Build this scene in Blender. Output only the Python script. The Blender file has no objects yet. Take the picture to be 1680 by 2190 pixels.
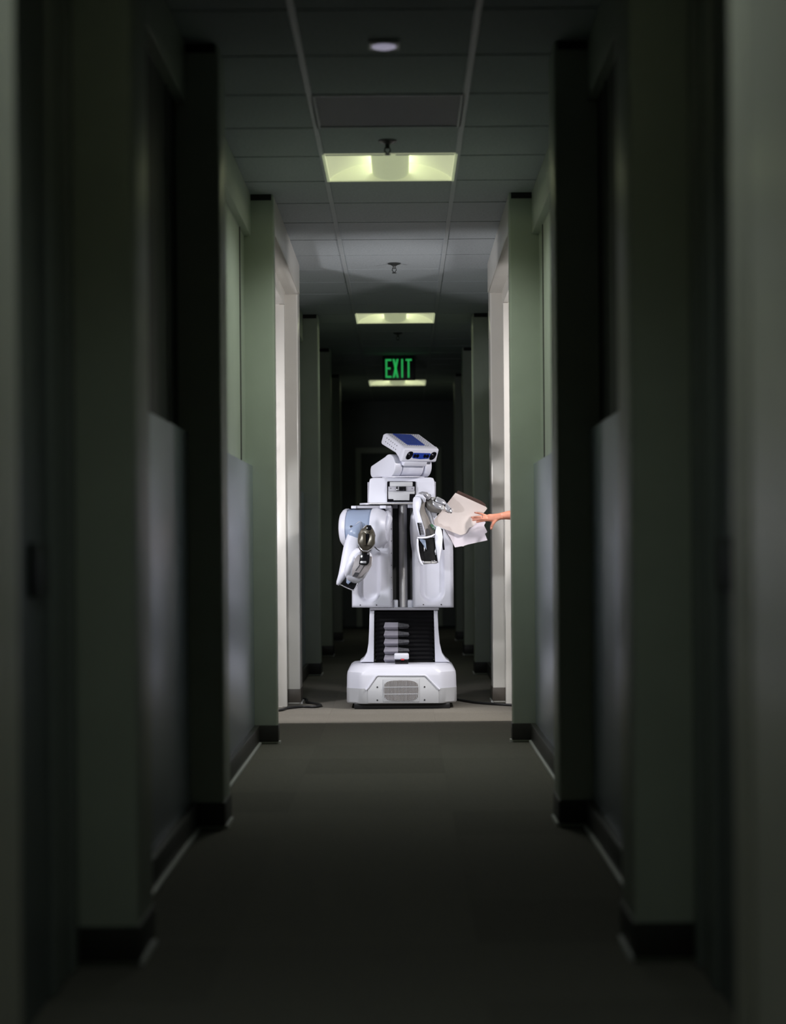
import bpy, bmesh, math, random
from mathutils import Vector, Matrix

random.seed(7)
C = bpy.context.scene.collection
SC = bpy.context.scene

# ------------------------------------------------------------------ camera
F_PX = 4228.0                 # focal length in pixels of the 1680 x 2190 frame
VPX, VPY = 861.0, 1165.0      # where the optical axis meets the picture
CAM = Vector((0.045, 0.0, 0.99))
ROLL = math.radians(0.45)
cd = bpy.data.cameras.new('camera')
cd.sensor_fit = 'HORIZONTAL'
cd.sensor_width = 36.0
cd.lens = 36.0 * F_PX / 1680.0
cd.shift_x = -(VPX - 840.0) / 1680.0
cd.shift_y = (VPY - 1095.0) / 1680.0
cd.clip_start = 0.05
cd.clip_end = 100
cd.dof.use_dof = True
cd.dof.focus_distance = 11.75
cd.dof.aperture_fstop = 2.6
cam = bpy.data.objects.new('camera', cd)
C.objects.link(cam)
cam.matrix_world = Matrix.Translation(CAM) @ Matrix.Rotation(math.pi / 2, 4, 'X') @ Matrix.Rotation(-ROLL, 4, 'Z')
SC.camera = cam

# ------------------------------------------------------------------ world, key lights, exposure
w = bpy.data.worlds.new('world')
SC.world = w
w.use_nodes = True
w.node_tree.nodes['Background'].inputs[0].default_value = (0.50, 0.90, 1.0, 1)
w.node_tree.nodes['Background'].inputs[1].default_value = 0.0020
SC.view_settings.view_transform = 'Standard'
SC.view_settings.look = 'None'
SC.view_settings.exposure = 0.0
SC.view_settings.gamma = 1.0
SC.view_settings.use_curve_mapping = False


def lamp(name, kind, loc, energy, color, radius=0.08, aim=None, size=None, spread=None, cone=None, blend=0.1):
    d = bpy.data.lights.new(name, kind)
    d.energy = energy
    d.color = color
    if kind == 'AREA':
        d.shape = 'RECTANGLE'
        d.size, d.size_y = size
        if spread:
            d.spread = math.radians(spread)
    else:
        d.shadow_soft_size = radius
    if kind == 'SPOT':
        d.spot_size = math.radians(cone)
        d.spot_blend = blend
    o = bpy.data.objects.new(name, d)
    C.objects.link(o)
    o.location = loc
    if aim is not None:
        o.rotation_euler = (Vector(aim) - Vector(loc)).to_track_quat('-Z', 'Y').to_euler()
    return o


# strobes standing in the two side rooms, shining through the doorways on the robot
lamp('strobe_right', 'SPOT', (1.30, 11.06, 1.95), 72, (1.0, 0.96, 0.96), 0.07, aim=(0.0, 11.95, 1.30), cone=130, blend=0.7)
lamp('added_floor_spot', 'SPOT', (1.25, 11.06, 2.15), 140, (1.0, 0.94, 0.86), 0.05, aim=(-0.12, 11.22, 0.0), cone=54, blend=0.8)  # added spot, only brightens the carpet strip before the robot
lamp('strobe_left', 'SPOT', (-1.35, 11.02, 1.50), 80, (1.0, 0.97, 1.0), 0.08, aim=(0.2, 12.0, 0.95), cone=146, blend=0.65)
# small snooted flashes hidden behind the pair of pilasters in front of the robot
lamp('flash_left', 'SPOT', (-0.645, 10.20, 1.05), 40, (0.92, 0.95, 1.0), 0.04, aim=(-0.12, 12.1, 0.72), cone=56, blend=0.25)
lamp('flash_right', 'SPOT', (0.645, 10.20, 0.95), 22, (1.0, 0.97, 0.97), 0.03, aim=(0.42, 12.2, 0.58), cone=50, blend=0.25)

# ------------------------------------------------------------------ helpers


def at(px, py, Y):
    """world point at depth Y seen at pixel (px, py) of the photograph"""
    dx, dy = px - VPX, py - VPY
    c, s = math.cos(ROLL), math.sin(ROLL)
    x = dx * c - dy * s
    y = dy * c + dx * s
    return Vector((CAM.x + x * Y / F_PX, Y, CAM.z - y * Y / F_PX))


class MB:
    def __init__(self):
        self.bm = bmesh.new()

    def box(self, c, s, rot=None):
        m = Matrix.Translation(Vector(c))
        if rot is not None:
            m = m @ rot.to_4x4()
        m = m @ Matrix.Diagonal((s[0], s[1], s[2], 1))
        bmesh.ops.create_cube(self.bm, size=1.0, matrix=m)
        return self

    def span(self, a, b):
        a, b = Vector(a), Vector(b)
        return self.box((a + b) / 2, [abs(b[i] - a[i]) for i in range(3)])

    def pbox(self, x0, y0, x1, y1, Y0, Y1):
        return self.prism([at(x0, y0, Y0), at(x1, y0, Y0), at(x1, y1, Y0), at(x0, y1, Y0)], Vector((0, Y1 - Y0, 0)))

    def prism(self, pts, vec):
        vec = Vector(vec)
        n = len(pts)
        a = [self.bm.verts.new(Vector(p)) for p in pts]
        b = [self.bm.verts.new(Vector(p) + vec) for p in pts]
        self.bm.faces.new(a)
        self.bm.faces.new(list(reversed(b)))
        for i in range(n):
            self.bm.faces.new((a[i], b[i], b[(i + 1) % n], a[(i + 1) % n]))
        return self

    def pprism(self, pts, Y0, Y1):
        return self.prism([at(x, y, Y0) for x, y in pts], Vector((0, Y1 - Y0, 0)))

    def loft(self, rings, caps=True):
        vs = [[self.bm.verts.new(Vector(p)) for p in r] for r in rings]
        n = len(vs[0])
        for i in range(len(vs) - 1):
            for j in range(n):
                self.bm.faces.new((vs[i][j], vs[i][(j + 1) % n], vs[i + 1][(j + 1) % n], vs[i + 1][j]))
        if caps:
            self.bm.faces.new(list(reversed(vs[0])))
            self.bm.faces.new(vs[-1])
        return self

    def limb(self, secs, n=20, power=2.0, twist=0.0, ref=(0, 1, 0)):
        """secs: (point, half width, half depth); a rounded tube through the points"""
        P = [Vector(s[0]) for s in secs]
        rings = []
        for i, s in enumerate(secs):
            t = (P[min(i + 1, len(P) - 1)] - P[max(i - 1, 0)]).normalized()
            u = t.cross(Vector(ref))
            if u.length < 1e-4:
                u = t.cross(Vector((1, 0, 0)))
            u.normalize()
            v = u.cross(t).normalized()
            if twist:
                q = Matrix.Rotation(twist, 3, t)
                u, v = q @ u, q @ v
            ring = []
            for k in range(n):
                a = 2 * math.pi * k / n
                ca, sa = math.cos(a), math.sin(a)
                e = 2.0 / power
                ring.append(P[i] + u * (math.copysign(abs(ca) ** e, ca) * s[1]) + v * (math.copysign(abs(sa) ** e, sa) * s[2]))
            rings.append(ring)
        return self.loft(rings)

    def plimb(self, secs, **k):
        """secs: (px, py, Y, half width px, half depth px)"""
        return self.limb([(at(x, y, Y), hw * Y / F_PX, hd * Y / F_PX) for x, y, Y, hw, hd in secs], **k)

    def tube(self, pts, r, n=10):
        rr = r if isinstance(r, (list, tuple)) else [r] * len(pts)
        return self.limb([(p, q, q) for p, q in zip(pts, rr)], n=n, ref=(0.13, 0.31, 0.94))

    def lathe(self, c, axis, prof, n=32):
        c, axis = Vector(c), Vector(axis).normalized()
        u = axis.orthogonal().normalized()
        v = axis.cross(u)
        rings = [[c + axis * t + (u * math.cos(2 * math.pi * k / n) + v * math.sin(2 * math.pi * k / n)) * max(r, 1e-4)
                  for k in range(n)] for t, r in prof]
        return self.loft(rings)

    def ball(self, c, r, seg=16, rings=10):
        m = Matrix.Translation(Vector(c)) @ Matrix.Diagonal((r[0], r[1], r[2], 1))
        bmesh.ops.create_uvsphere(self.bm, u_segments=seg, v_segments=rings, radius=1.0, matrix=m)
        return self

    def grid(self, fn, nu, nv, back):
        """front sheet fn(u, v) -> point, closed by sides and a back pushed to Y = back"""
        f = [[self.bm.verts.new(fn(i / nu, j / nv)) for i in range(nu + 1)] for j in range(nv + 1)]
        for j in range(nv):
            for i in range(nu):
                self.bm.faces.new((f[j][i], f[j][i + 1], f[j + 1][i + 1], f[j + 1][i]))
        rim = [f[0][i] for i in range(nu)] + [f[j][nu] for j in range(nv)] + [f[nv][i] for i in range(nu, 0, -1)] + [f[j][0] for j in range(nv, 0, -1)]
        bk = [self.bm.verts.new((q.co.x, back, q.co.z)) for q in rim]
        n = len(rim)
        for i in range(n):
            self.bm.faces.new((rim[i], bk[i], bk[(i + 1) % n], rim[(i + 1) % n]))
        self.bm.faces.new(bk)
        return self


ORIGIN = {}


def wloc(o):
    return ORIGIN.get(o.name, Vector((0, 0, 0))) if o else Vector((0, 0, 0))


def link(name, me, mat, parent, c):
    o = bpy.data.objects.new(name, me)
    C.objects.link(o)
    if mat is not None and not me.materials:
        me.materials.append(mat)
    if parent:
        o.parent = parent
    o.location = c - wloc(parent)
    ORIGIN[o.name] = c
    return o


def obj(name, mb, mat, parent=None, bevel=0.0, seg=2, smooth=35, remesh=0.0, relax=0):
    bm = mb.bm
    bmesh.ops.recalc_face_normals(bm, faces=bm.faces)
    if bevel > 0:
        es = [e for e in bm.edges if len(e.link_faces) == 2 and e.calc_face_angle(0) > math.radians(25)]
        bmesh.ops.bevel(bm, geom=es, offset=bevel, segments=seg, profile=0.5, affect='EDGES', clamp_overlap=True)
        bmesh.ops.recalc_face_normals(bm, faces=bm.faces)
    co = [v.co for v in bm.verts]
    lo = Vector([min(c[i] for c in co) for i in range(3)])
    hi = Vector([max(c[i] for c in co) for i in range(3)])
    c = (lo + hi) / 2
    bmesh.ops.translate(bm, vec=-c, verts=bm.verts)
    me = bpy.data.meshes.new(name)
    bm.to_mesh(me)
    bm.free()
    if remesh:
        t = bpy.data.objects.new('tmp', me)
        C.objects.link(t)
        m = t.modifiers.new('r', 'REMESH')
        m.mode = 'VOXEL'
        m.voxel_size = remesh
        if relax:
            s = t.modifiers.new('s', 'SMOOTH')
            s.iterations = relax
            s.factor = 0.5
        dg = bpy.context.evaluated_depsgraph_get()
        me2 = bpy.data.meshes.new_from_object(t.evaluated_get(dg))
        bpy.data.objects.remove(t)
        me = me2
        me.name = name
    for p in me.polygons:
        p.use_smooth = True
    if smooth < 180:
        me.set_sharp_from_angle(angle=math.radians(smooth))
    return link(name, me, mat, parent, c)


def empty(name, loc, parent=None):
    o = bpy.data.objects.new(name, None)
    C.objects.link(o)
    o.empty_display_size = 0.1
    if parent:
        o.parent = parent
    o.location = Vector(loc) - wloc(parent)
    ORIGIN[o.name] = Vector(loc)
    return o


def tag(o, label=None, cat=None, group=None, kind=None):
    for k, v in (('label', label), ('category', cat), ('group', group), ('kind', kind)):
        if v:
            o[k] = v
    return o


def struct(name, loc=(0, 0, 0)):
    return tag(empty(name, loc), kind='structure')


# ------------------------------------------------------------------ materials


def mat(name, col, rough=0.5, metal=0.0, vary=0.0, scale=20.0, bump=0.0, bscale=200.0, emit=None, estr=0.0, coat=0.0,
        stretch=None, spec=None, sss=0.0):
    m = bpy.data.materials.new(name)
    m.use_nodes = True
    nt = m.node_tree
    b = nt.nodes['Principled BSDF']
    b.inputs['Base Color'].default_value = (*col, 1)
    b.inputs['Roughness'].default_value = rough
    b.inputs['Metallic'].default_value = metal
    if coat:
        b.inputs['Coat Weight'].default_value = coat
        b.inputs['Coat Roughness'].default_value = 0.08
    if spec is not None:
        b.inputs['Specular IOR Level'].default_value = spec
    if sss:
        b.inputs['Subsurface Weight'].default_value = sss
        b.inputs['Subsurface Radius'].default_value = (0.02, 0.008, 0.004)
    if emit:
        b.inputs['Emission Color'].default_value = (*emit, 1)
        b.inputs['Emission Strength'].default_value = estr
    tc = nt.nodes.new('ShaderNodeTexCoord')
    mp = nt.nodes.new('ShaderNodeMapping')
    nt.links.new(tc.outputs['Object'], mp.inputs['Vector'])
    if stretch:
        mp.inputs['Scale'].default_value = stretch
    if vary:
        nz = nt.nodes.new('ShaderNodeTexNoise')
        nz.inputs['Scale'].default_value = scale
        nz.inputs['Detail'].default_value = 3
        nt.links.new(mp.outputs[0], nz.inputs['Vector'])
        rp = nt.nodes.new('ShaderNodeMapRange')
        rp.inputs[1].default_value = 0.3
        rp.inputs[2].default_value = 0.7
        rp.inputs[3].default_value = 1 - vary
        rp.inputs[4].default_value = 1 + vary
        nt.links.new(nz.outputs[0], rp.inputs[0])
        mx = nt.nodes.new('ShaderNodeMix')
        mx.data_type = 'RGBA'
        mx.blend_type = 'MULTIPLY'
        mx.inputs[0].default_value = 1.0
        mx.inputs[6].default_value = (*col, 1)
        nt.links.new(rp.outputs[0], mx.inputs[7])
        nt.links.new(mx.outputs[2], b.inputs['Base Color'])
    if bump:
        n2 = nt.nodes.new('ShaderNodeTexNoise')
        n2.inputs['Scale'].default_value = bscale
        n2.inputs['Detail'].default_value = 2
        nt.links.new(mp.outputs[0], n2.inputs['Vector'])
        bp = nt.nodes.new('ShaderNodeBump')
        bp.inputs['Strength'].default_value = bump
        bp.inputs['Distance'].default_value = 0.002
        nt.links.new(n2.outputs[0], bp.inputs['Height'])
        nt.links.new(bp.outputs[0], b.inputs['Normal'])
    return m


M = dict(
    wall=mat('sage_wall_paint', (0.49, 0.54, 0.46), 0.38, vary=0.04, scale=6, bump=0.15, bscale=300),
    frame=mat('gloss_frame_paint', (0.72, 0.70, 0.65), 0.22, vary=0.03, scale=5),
    nearframe=mat('satin_frame_paint', (0.64, 0.63, 0.57), 0.30, vary=0.03, scale=5),
    plate=mat('brushed_steel_plate', (0.56, 0.61, 0.70), 0.34, metal=0.85, vary=0.06, scale=30, stretch=(40, 40, 1), bump=0.05, bscale=60),
    base=mat('black_vinyl_base', (0.035, 0.033, 0.03), 0.45, vary=0.1),
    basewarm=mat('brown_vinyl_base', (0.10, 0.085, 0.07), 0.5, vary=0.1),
    strip=mat('pale_metal_strip', (0.75, 0.75, 0.74), 0.35, metal=0.3),
    tile=mat('mineral_ceiling_tile', (0.42, 0.46, 0.485), 0.9, vary=0.10, scale=90, bump=0.5, bscale=150),
    tbar=mat('grey_ceiling_bar', (0.50, 0.54, 0.56), 0.45, vary=0.03),
    void=mat('dark_void_and_shade', (0.02, 0.02, 0.02), 0.8, vary=0.1),
    floorslab=mat('concrete_slab', (0.08, 0.08, 0.075), 0.9, vary=0.1),
    room=mat('room_wall_paint', (0.55, 0.54, 0.50), 0.6, vary=0.04, scale=4),
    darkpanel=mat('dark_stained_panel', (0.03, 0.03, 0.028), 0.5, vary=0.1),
    doorframe=mat('grey_door_frame', (0.24, 0.27, 0.25), 0.4, vary=0.04),
    door=mat('door_paint', (0.14, 0.16, 0.16), 0.4, vary=0.05, scale=10),
    black=mat('black_plastic', (0.012, 0.012, 0.014), 0.4, vary=0.1),
    deepblack=mat('matt_black_cavity', (0.006, 0.006, 0.007), 0.5, vary=0.1, spec=0.2),
    gloss=mat('gloss_black', (0.008, 0.008, 0.010), 0.12, vary=0.05),
    white=mat('white_robot_shell', (0.64, 0.65, 0.74), 0.38, vary=0.015, scale=8),
    grey=mat('grey_robot_panel', (0.47, 0.48, 0.51), 0.4, vary=0.02, scale=12),
    bluegrey=mat('blue_grey_drum', (0.27, 0.33, 0.46), 0.35, vary=0.03, scale=10),
    midgrey=mat('mid_grey_panel', (0.36, 0.36, 0.41), 0.4, vary=0.03),
    faceshade=mat('shaded_white_shell', (0.26, 0.24, 0.25), 0.4, vary=0.03),  # white shell with the shade of the left forearm's front painted in
    taupe=mat('taupe_shade_and_gripper', (0.17, 0.155, 0.145), 0.35, vary=0.05),  # painted shade on the right forearm's front; also the gripper's dark body
    chrome=mat('polished_metal', (0.60, 0.60, 0.66), 0.2, metal=0.65, vary=0.03),
    steel=mat('satin_metal_pole', (0.45, 0.44, 0.44), 0.45, metal=0.75, vary=0.05),
    bronze=mat('dark_chrome_gripper', (0.085, 0.075, 0.058), 0.3, metal=0.4, vary=0.05),
    bellow=mat('black_bellows_rubber', (0.004, 0.004, 0.005), 0.75, vary=0.1, spec=0.15),
    bfront=mat('grey_bellows_fold', (0.30, 0.29, 0.34), 0.3, vary=0.08),
    bcrump=mat('dark_bellows_fold', (0.10, 0.10, 0.11), 0.25, vary=0.3, scale=60, bump=0.6, bscale=80),
    blue=mat('blue_screen_film', (0.02, 0.05, 0.32), 0.15, vary=0.05, coat=0.5),
    lens=mat('lens_glass', (0.004, 0.004, 0.006), 0.05, vary=0.02, coat=0.6),
    hole=mat('hole_dark', (0.02, 0.02, 0.025), 0.7, vary=0.05),
    ventback=mat('vent_cavity', (0.13, 0.10, 0.08), 0.7, vary=0.1),
    red=mat('red_marker', (0.5, 0.02, 0.03), 0.4, vary=0.05),
    green=mat('green_circuit_board', (0.03, 0.10, 0.05), 0.35, vary=0.15),
    folder=mat('cream_card', (0.62, 0.55, 0.53), 0.7, vary=0.02, scale=25, bump=0.1),
    brown=mat('dark_brown', (0.055, 0.025, 0.018), 0.7, vary=0.08),
    paper=mat('lilac_white_card', (0.66, 0.61, 0.68), 0.7, vary=0.02, scale=25),
    skin=mat('skin', (0.58, 0.24, 0.16), 0.45, vary=0.06, scale=60, bump=0.2, bscale=400, sss=0.08),
    nail=mat('pale_nail', (0.62, 0.32, 0.26), 0.25, vary=0.02),
    shirt=mat('charcoal_cotton', (0.035, 0.037, 0.045), 0.85, vary=0.1, scale=60, bump=0.3),
    denim=mat('dark_denim', (0.03, 0.04, 0.08), 0.85, vary=0.15, scale=90, bump=0.3),
    hair=mat('dark_brown_hair', (0.03, 0.018, 0.012), 0.5, vary=0.3, scale=80, stretch=(1, 1, 0.15)),
    shoe=mat('black_leather', (0.015, 0.014, 0.014), 0.4, vary=0.1),
    eyew=mat('eye_white', (0.8, 0.78, 0.75), 0.2, vary=0.02),
    lip=mat('lip', (0.5, 0.18, 0.15), 0.4, vary=0.03),
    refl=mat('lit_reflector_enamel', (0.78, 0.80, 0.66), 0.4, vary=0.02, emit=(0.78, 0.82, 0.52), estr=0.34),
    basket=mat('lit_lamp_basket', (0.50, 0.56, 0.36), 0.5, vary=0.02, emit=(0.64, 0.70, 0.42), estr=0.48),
    exitg=mat('lit_exit_green', (0.02, 0.3, 0.06), 0.4, vary=0.02, emit=(0.02, 0.40, 0.09), estr=0.75),
    prism=mat('unlit_prismatic_lens', (0.045, 0.055, 0.06), 0.5, vary=0.05, scale=40, stretch=(60, 1, 1), bump=0.4, bscale=14),
    sensorplate=mat('pale_fitting_plate', (0.85, 0.85, 0.88), 0.4, vary=0.02),
    darkmetal=mat('dark_sprinkler_metal', (0.06, 0.065, 0.065), 0.35, metal=0.4, vary=0.05),
    sensor=mat('pale_sensor_plastic', (0.62, 0.60, 0.68), 0.35, vary=0.02, emit=(0.5, 0.47, 0.62), estr=0.45),
    cable=mat('black_cable_rubber', (0.01, 0.01, 0.011), 0.45, vary=0.1),
)


def carpet(name, k):
    return mat(name, (0.168 * k, 0.157 * k, 0.136 * k), 0.95, vary=0.22, scale=260, bump=0.8, bscale=330, spec=0.15)


CARPETS = [carpet('carpet_tile_pile', 1.0), carpet('carpet_tile_pile_dark', 0.90), carpet('carpet_tile_pile_pale', 1.06)]

# ------------------------------------------------------------------ the corridor
HALF = 0.586          # corridor half width between pilasters
REC = 0.700           # plane of the metal wall plates
UP = 0.735            # recessed wall plane above the plates
ZC = 0.99 + 1.753     # ceiling height
TILE = 0.61
PILASTERS = [(4.66, 4.95), (6.90, 7.16), (9.86, 9.95), (12.33, 12.60), (15.00, 15.27), (17.60, 17.87), (20.30, 20.57)]
BAYS = [(3.30, 4.66), (4.95, 6.90), (7.16, 9.86), (9.95, 12.33), (12.60, 15.00), (15.27, 17.60), (17.87, 20.30), (20.57, 24.0)]

floor = struct('floor', (0, 12, 0))
obj('slab', MB().span((-2.3, -1.0, -0.08), (2.3, 24.2, -0.012)), M['floorslab'], floor)
k0 = -7
xs = [(-0.80, -0.39), (-0.39, 0.22), (0.22, 0.80)]
for r in range(-1, 35):
    y0 = 7.34 + (r - 9) * TILE
    y1 = y0 + TILE
    if y1 > 24.1:
        continue
    for c, (x0, x1) in enumerate(xs):
        m = CARPETS[random.choice((0, 0, 0, 1, 2))] if not (c == 0 and r == 9) else CARPETS[1]
        t = obj('carpet_tile', MB().span((x0 + 0.0002, y0 + 0.0002, -0.012), (x1 - 0.0002, y1 - 0.0002, 0)), m, floor)
for s in (-1, 1):
    obj('room_carpet', MB().span((s * 0.80, 9.4, -0.012), (s * 2.3, 13.4, 0)), CARPETS[0], floor)

ceiling = struct('ceiling', (0, 12, ZC))
obj('deck', MB().span((-2.3, -1.0, ZC + 0.10), (2.3, 24.2, ZC + 0.16)), M['void'], ceiling)
tile_me = {}
LIT_ROWS, OFF_ROW = {}, None
cols = [(-0.80, -0.305), (-0.305, 0.305), (0.305, 0.80)]
for k in range(-15, 26):
    y0 = 8.295 + k * TILE
    y1 = y0 + TILE
    for c, (x0, x1) in enumerate(cols):
        if c == 1 and k in (1, 11, 21, -9, -1):
            continue                       # the light panels sit in these openings
        obj('ceiling_tile', MB().span((x0 + 0.006, y0 + 0.009, ZC - 0.001), (x1 - 0.006, y1 - 0.009, ZC + 0.018)), M['tile'], ceiling)
    obj('cross_bar', MB().span((-0.80, y0 - 0.012, ZC + 0.012), (0.80, y0 + 0.012, ZC + 0.024)), M['void'], ceiling)
for x in (-0.305, 0.305):
    obj('main_bar', MB().span((x - 0.011, -1.0, ZC - 0.006), (x + 0.011, 24.1, ZC + 0.022)), M['tbar'], ceiling)
for s in (-1, 1):
    obj('room_soffit', MB().span((s * 0.80, 9.4, ZC), (s * 2.3, 13.4, ZC + 0.06)), M['room'], ceiling)

trim_n = [0]


def trim(name_mb, m, **k):
    trim_n[0] += 1
    return tag(obj('trim_%d' % trim_n[0], name_mb, m, None, **k), kind='structure')


for s, side in ((-1, 'left'), (1, 'right')):
    wall = struct('wall_' + side, (s * 0.8, 12, 0))
    bb = struct('baseboard_' + side, (s * 0.68, 12, 0))
    X = lambda v: s * v
    # wall nearest the camera, beside the lens
    obj('wall_end', MB().span((X(HALF), -1.0, 0), (X(0.86), 3.04, ZC)), M['nearframe'], wall)
    for y in (3.055, 3.15, 3.245):
        obj('frame_rib', MB().span((X(HALF + 0.002), y - 0.022, 0), (X(HALF + 0.10), y + 0.022, ZC)), M['nearframe'], wall, bevel=0.012, seg=3)
    obj('frame_core', MB().span((X(HALF + 0.012), 3.03, 0), (X(0.86), 3.255, ZC)), M['nearframe'], wall)
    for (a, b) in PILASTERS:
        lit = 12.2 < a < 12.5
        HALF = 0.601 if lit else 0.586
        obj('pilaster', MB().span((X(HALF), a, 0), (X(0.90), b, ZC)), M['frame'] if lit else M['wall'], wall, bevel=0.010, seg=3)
        obj('painted_soffit_shade', MB().span((X(HALF + 0.012), a - 0.006, ZC - 0.030), (X(0.72), a + 0.02, ZC)), M['void'], wall)  # solid dark strip standing in for the shade under the ceiling
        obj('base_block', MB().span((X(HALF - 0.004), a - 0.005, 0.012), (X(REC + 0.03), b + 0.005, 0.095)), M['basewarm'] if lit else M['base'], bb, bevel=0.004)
        obj('toe_strip', MB().span((X(HALF - 0.012), a + 0.02, 0), (X(HALF + 0.02), b - 0.02, 0.012)), M['strip'], bb)
    for i, (a, b) in enumerate(BAYS):
        if i == 3:
            # open doorway beside the robot
            j0, j1 = (11.06, 12.12) if s > 0 else (11.02, 12.12)
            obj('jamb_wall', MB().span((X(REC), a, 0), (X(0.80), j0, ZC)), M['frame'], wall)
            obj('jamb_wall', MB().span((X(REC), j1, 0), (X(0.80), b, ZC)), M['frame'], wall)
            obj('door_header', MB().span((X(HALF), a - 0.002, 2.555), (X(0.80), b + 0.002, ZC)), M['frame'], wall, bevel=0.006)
            obj('base_segment', MB().span((X(REC - 0.02), a, 0.012), (X(REC), j0 - 0.09, 0.095)), M['basewarm'], bb)
            n = 1 if s < 0 else 2
            d = struct('door_%d' % n, (X(REC), 11.5, 0))
            obj('door_frame', MB().span((X(REC - 0.03), j0 - 0.07, 0), (X(0.80), j0, 2.47)), M['frame'], d, bevel=0.006)
            obj('door_frame', MB().span((X(REC - 0.03), j1, 0), (X(0.80), j1 + 0.07, 2.47)), M['frame'], d, bevel=0.006)
            obj('frame_head', MB().span((X(REC - 0.03), j0 - 0.07, 2.47), (X(0.80), j1 + 0.07, 2.56)), M['frame'], d, bevel=0.006)
            leaf = obj('door_leaf', MB().span((X(0.815), j1 + 0.02, 0.01), (X(0.815 + 1.05), j1 + 0.06, 2.46)), M['door'], d, bevel=0.003)
            h = MB().lathe((X(1.79), j1 + 0.02, 1.0), (0, -1, 0), [(0, 0.028), (0.012, 0.028), (0.012, 0.01), (0.05, 0.01)], n=16)
            h.tube([Vector((X(1.79), j1 - 0.03, 1.0)), Vector((X(1.67), j1 - 0.03, 1.0))], 0.009)
            obj('door_handle', h, M['steel'], leaf)
            continue
        # header over the recess, wall above the plate, seam, metal plate
        obj('header', MB().span((X(REC), a - 0.002, 2.535), (X(0.86), b + 0.002, ZC)), M['wall'], wall, bevel=0.004)
        if i == 0:
            d = struct('door_%d' % (3 if s < 0 else 4), (X(UP), (a + b) / 2, 0))
            obj('door_leaf', MB().span((X(UP), a, 0), (X(UP + 0.05), b - 0.28, 2.535)), M['door'], d)
            ym = 4.21
            obj('lock_plate', MB().span((X(UP - 0.012), ym - 0.09, 0.885), (X(UP), ym + 0.09, 1.0)), M['black'], d, bevel=0.004)
            for (q, x) in ((b - 0.28, 0.722), (b - 0.16, 0.727), (b - 0.05, 0.72)):
                obj('frame_rib', MB().span((X(x), q - 0.03, 0), (X(UP + 0.05), q + 0.03, 2.535)), M['doorframe'], d, bevel=0.008)
            obj('frame_back', MB().span((X(UP), b - 0.28, 0), (X(UP + 0.05), b, 2.535)), M['doorframe'], d)
        else:
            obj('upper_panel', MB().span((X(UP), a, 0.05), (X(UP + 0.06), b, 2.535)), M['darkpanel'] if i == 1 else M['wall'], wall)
            obj('seam', MB().span((X(UP - 0.004), b - 0.30, 1.38), (X(UP), b - 0.27, 2.535)), M['base'], wall)
            obj('wall_plate', MB().span((X(REC), a, 0.07), (X(UP), b - 0.001, 1.39)), M['plate'], wall, bevel=0.003)
            obj('base_segment', MB().span((X(REC - 0.025), a, 0.012), (X(REC + 0.01), b, 0.095)), M['base'], bb, bevel=0.003)
            if i < 4:
                obj('toe_strip', MB().span((X(REC - 0.036), a + 0.05, 0), (X(REC - 0.01), b - 0.03, 0.014)), M['strip'], bb, bevel=0.003)
    # outer skin that keeps the bays closed to the rooms behind
    obj('wall_backing', MB().span((X(0.86), -1.0, 0), (X(0.92), 10.10, ZC)), M['room'], wall)
    obj('wall_backing', MB().span((X(0.86), 12.36, 0), (X(0.92), 24.1, ZC)), M['room'], wall)
    rm = struct('wall_%s' % ('west' if s < 0 else 'east'), (X(2.25), 11.4, 0))
    obj('room_end', MB().span((X(2.25), 9.4, 0), (X(2.31), 13.4, ZC)), M['room'], rm)
    obj('room_side', MB().span((X(0.92), 9.36, 0), (X(2.31), 9.42, ZC)), M['room'], rm)
    obj('room_side', MB().span((X(0.92), 13.38, 0), (X(2.31), 13.44, ZC)), M['room'], rm)

wb = struct('wall_back', (0, 24.1, 0))
obj('end_wall', MB().span((-0.86, 24.05, 0), (0.86, 24.15, ZC)), M['door'], wb)
d = struct('door_5', (0, 24.03, 0))
obj('door_leaf', MB().span((-0.45, 24.01, 0.01), (0.45, 24.05, 2.1)), M['door'], d, bevel=0.004)
obj('door_frame', MB().span((-0.52, 24.0, 0), (-0.455, 24.05, 2.17)), M['wall'], d)
obj('door_frame', MB().span((0.455, 24.0, 0), (0.52, 24.05, 2.17)), M['wall'], d)
obj('frame_head', MB().span((-0.455, 24.0, 2.105), (0.455, 24.05, 2.17)), M['wall'], d)
for s, side in ((-1, 'left'), (1, 'right')):
    pass

# ------------------------------------------------------------------ ceiling fixtures


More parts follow.
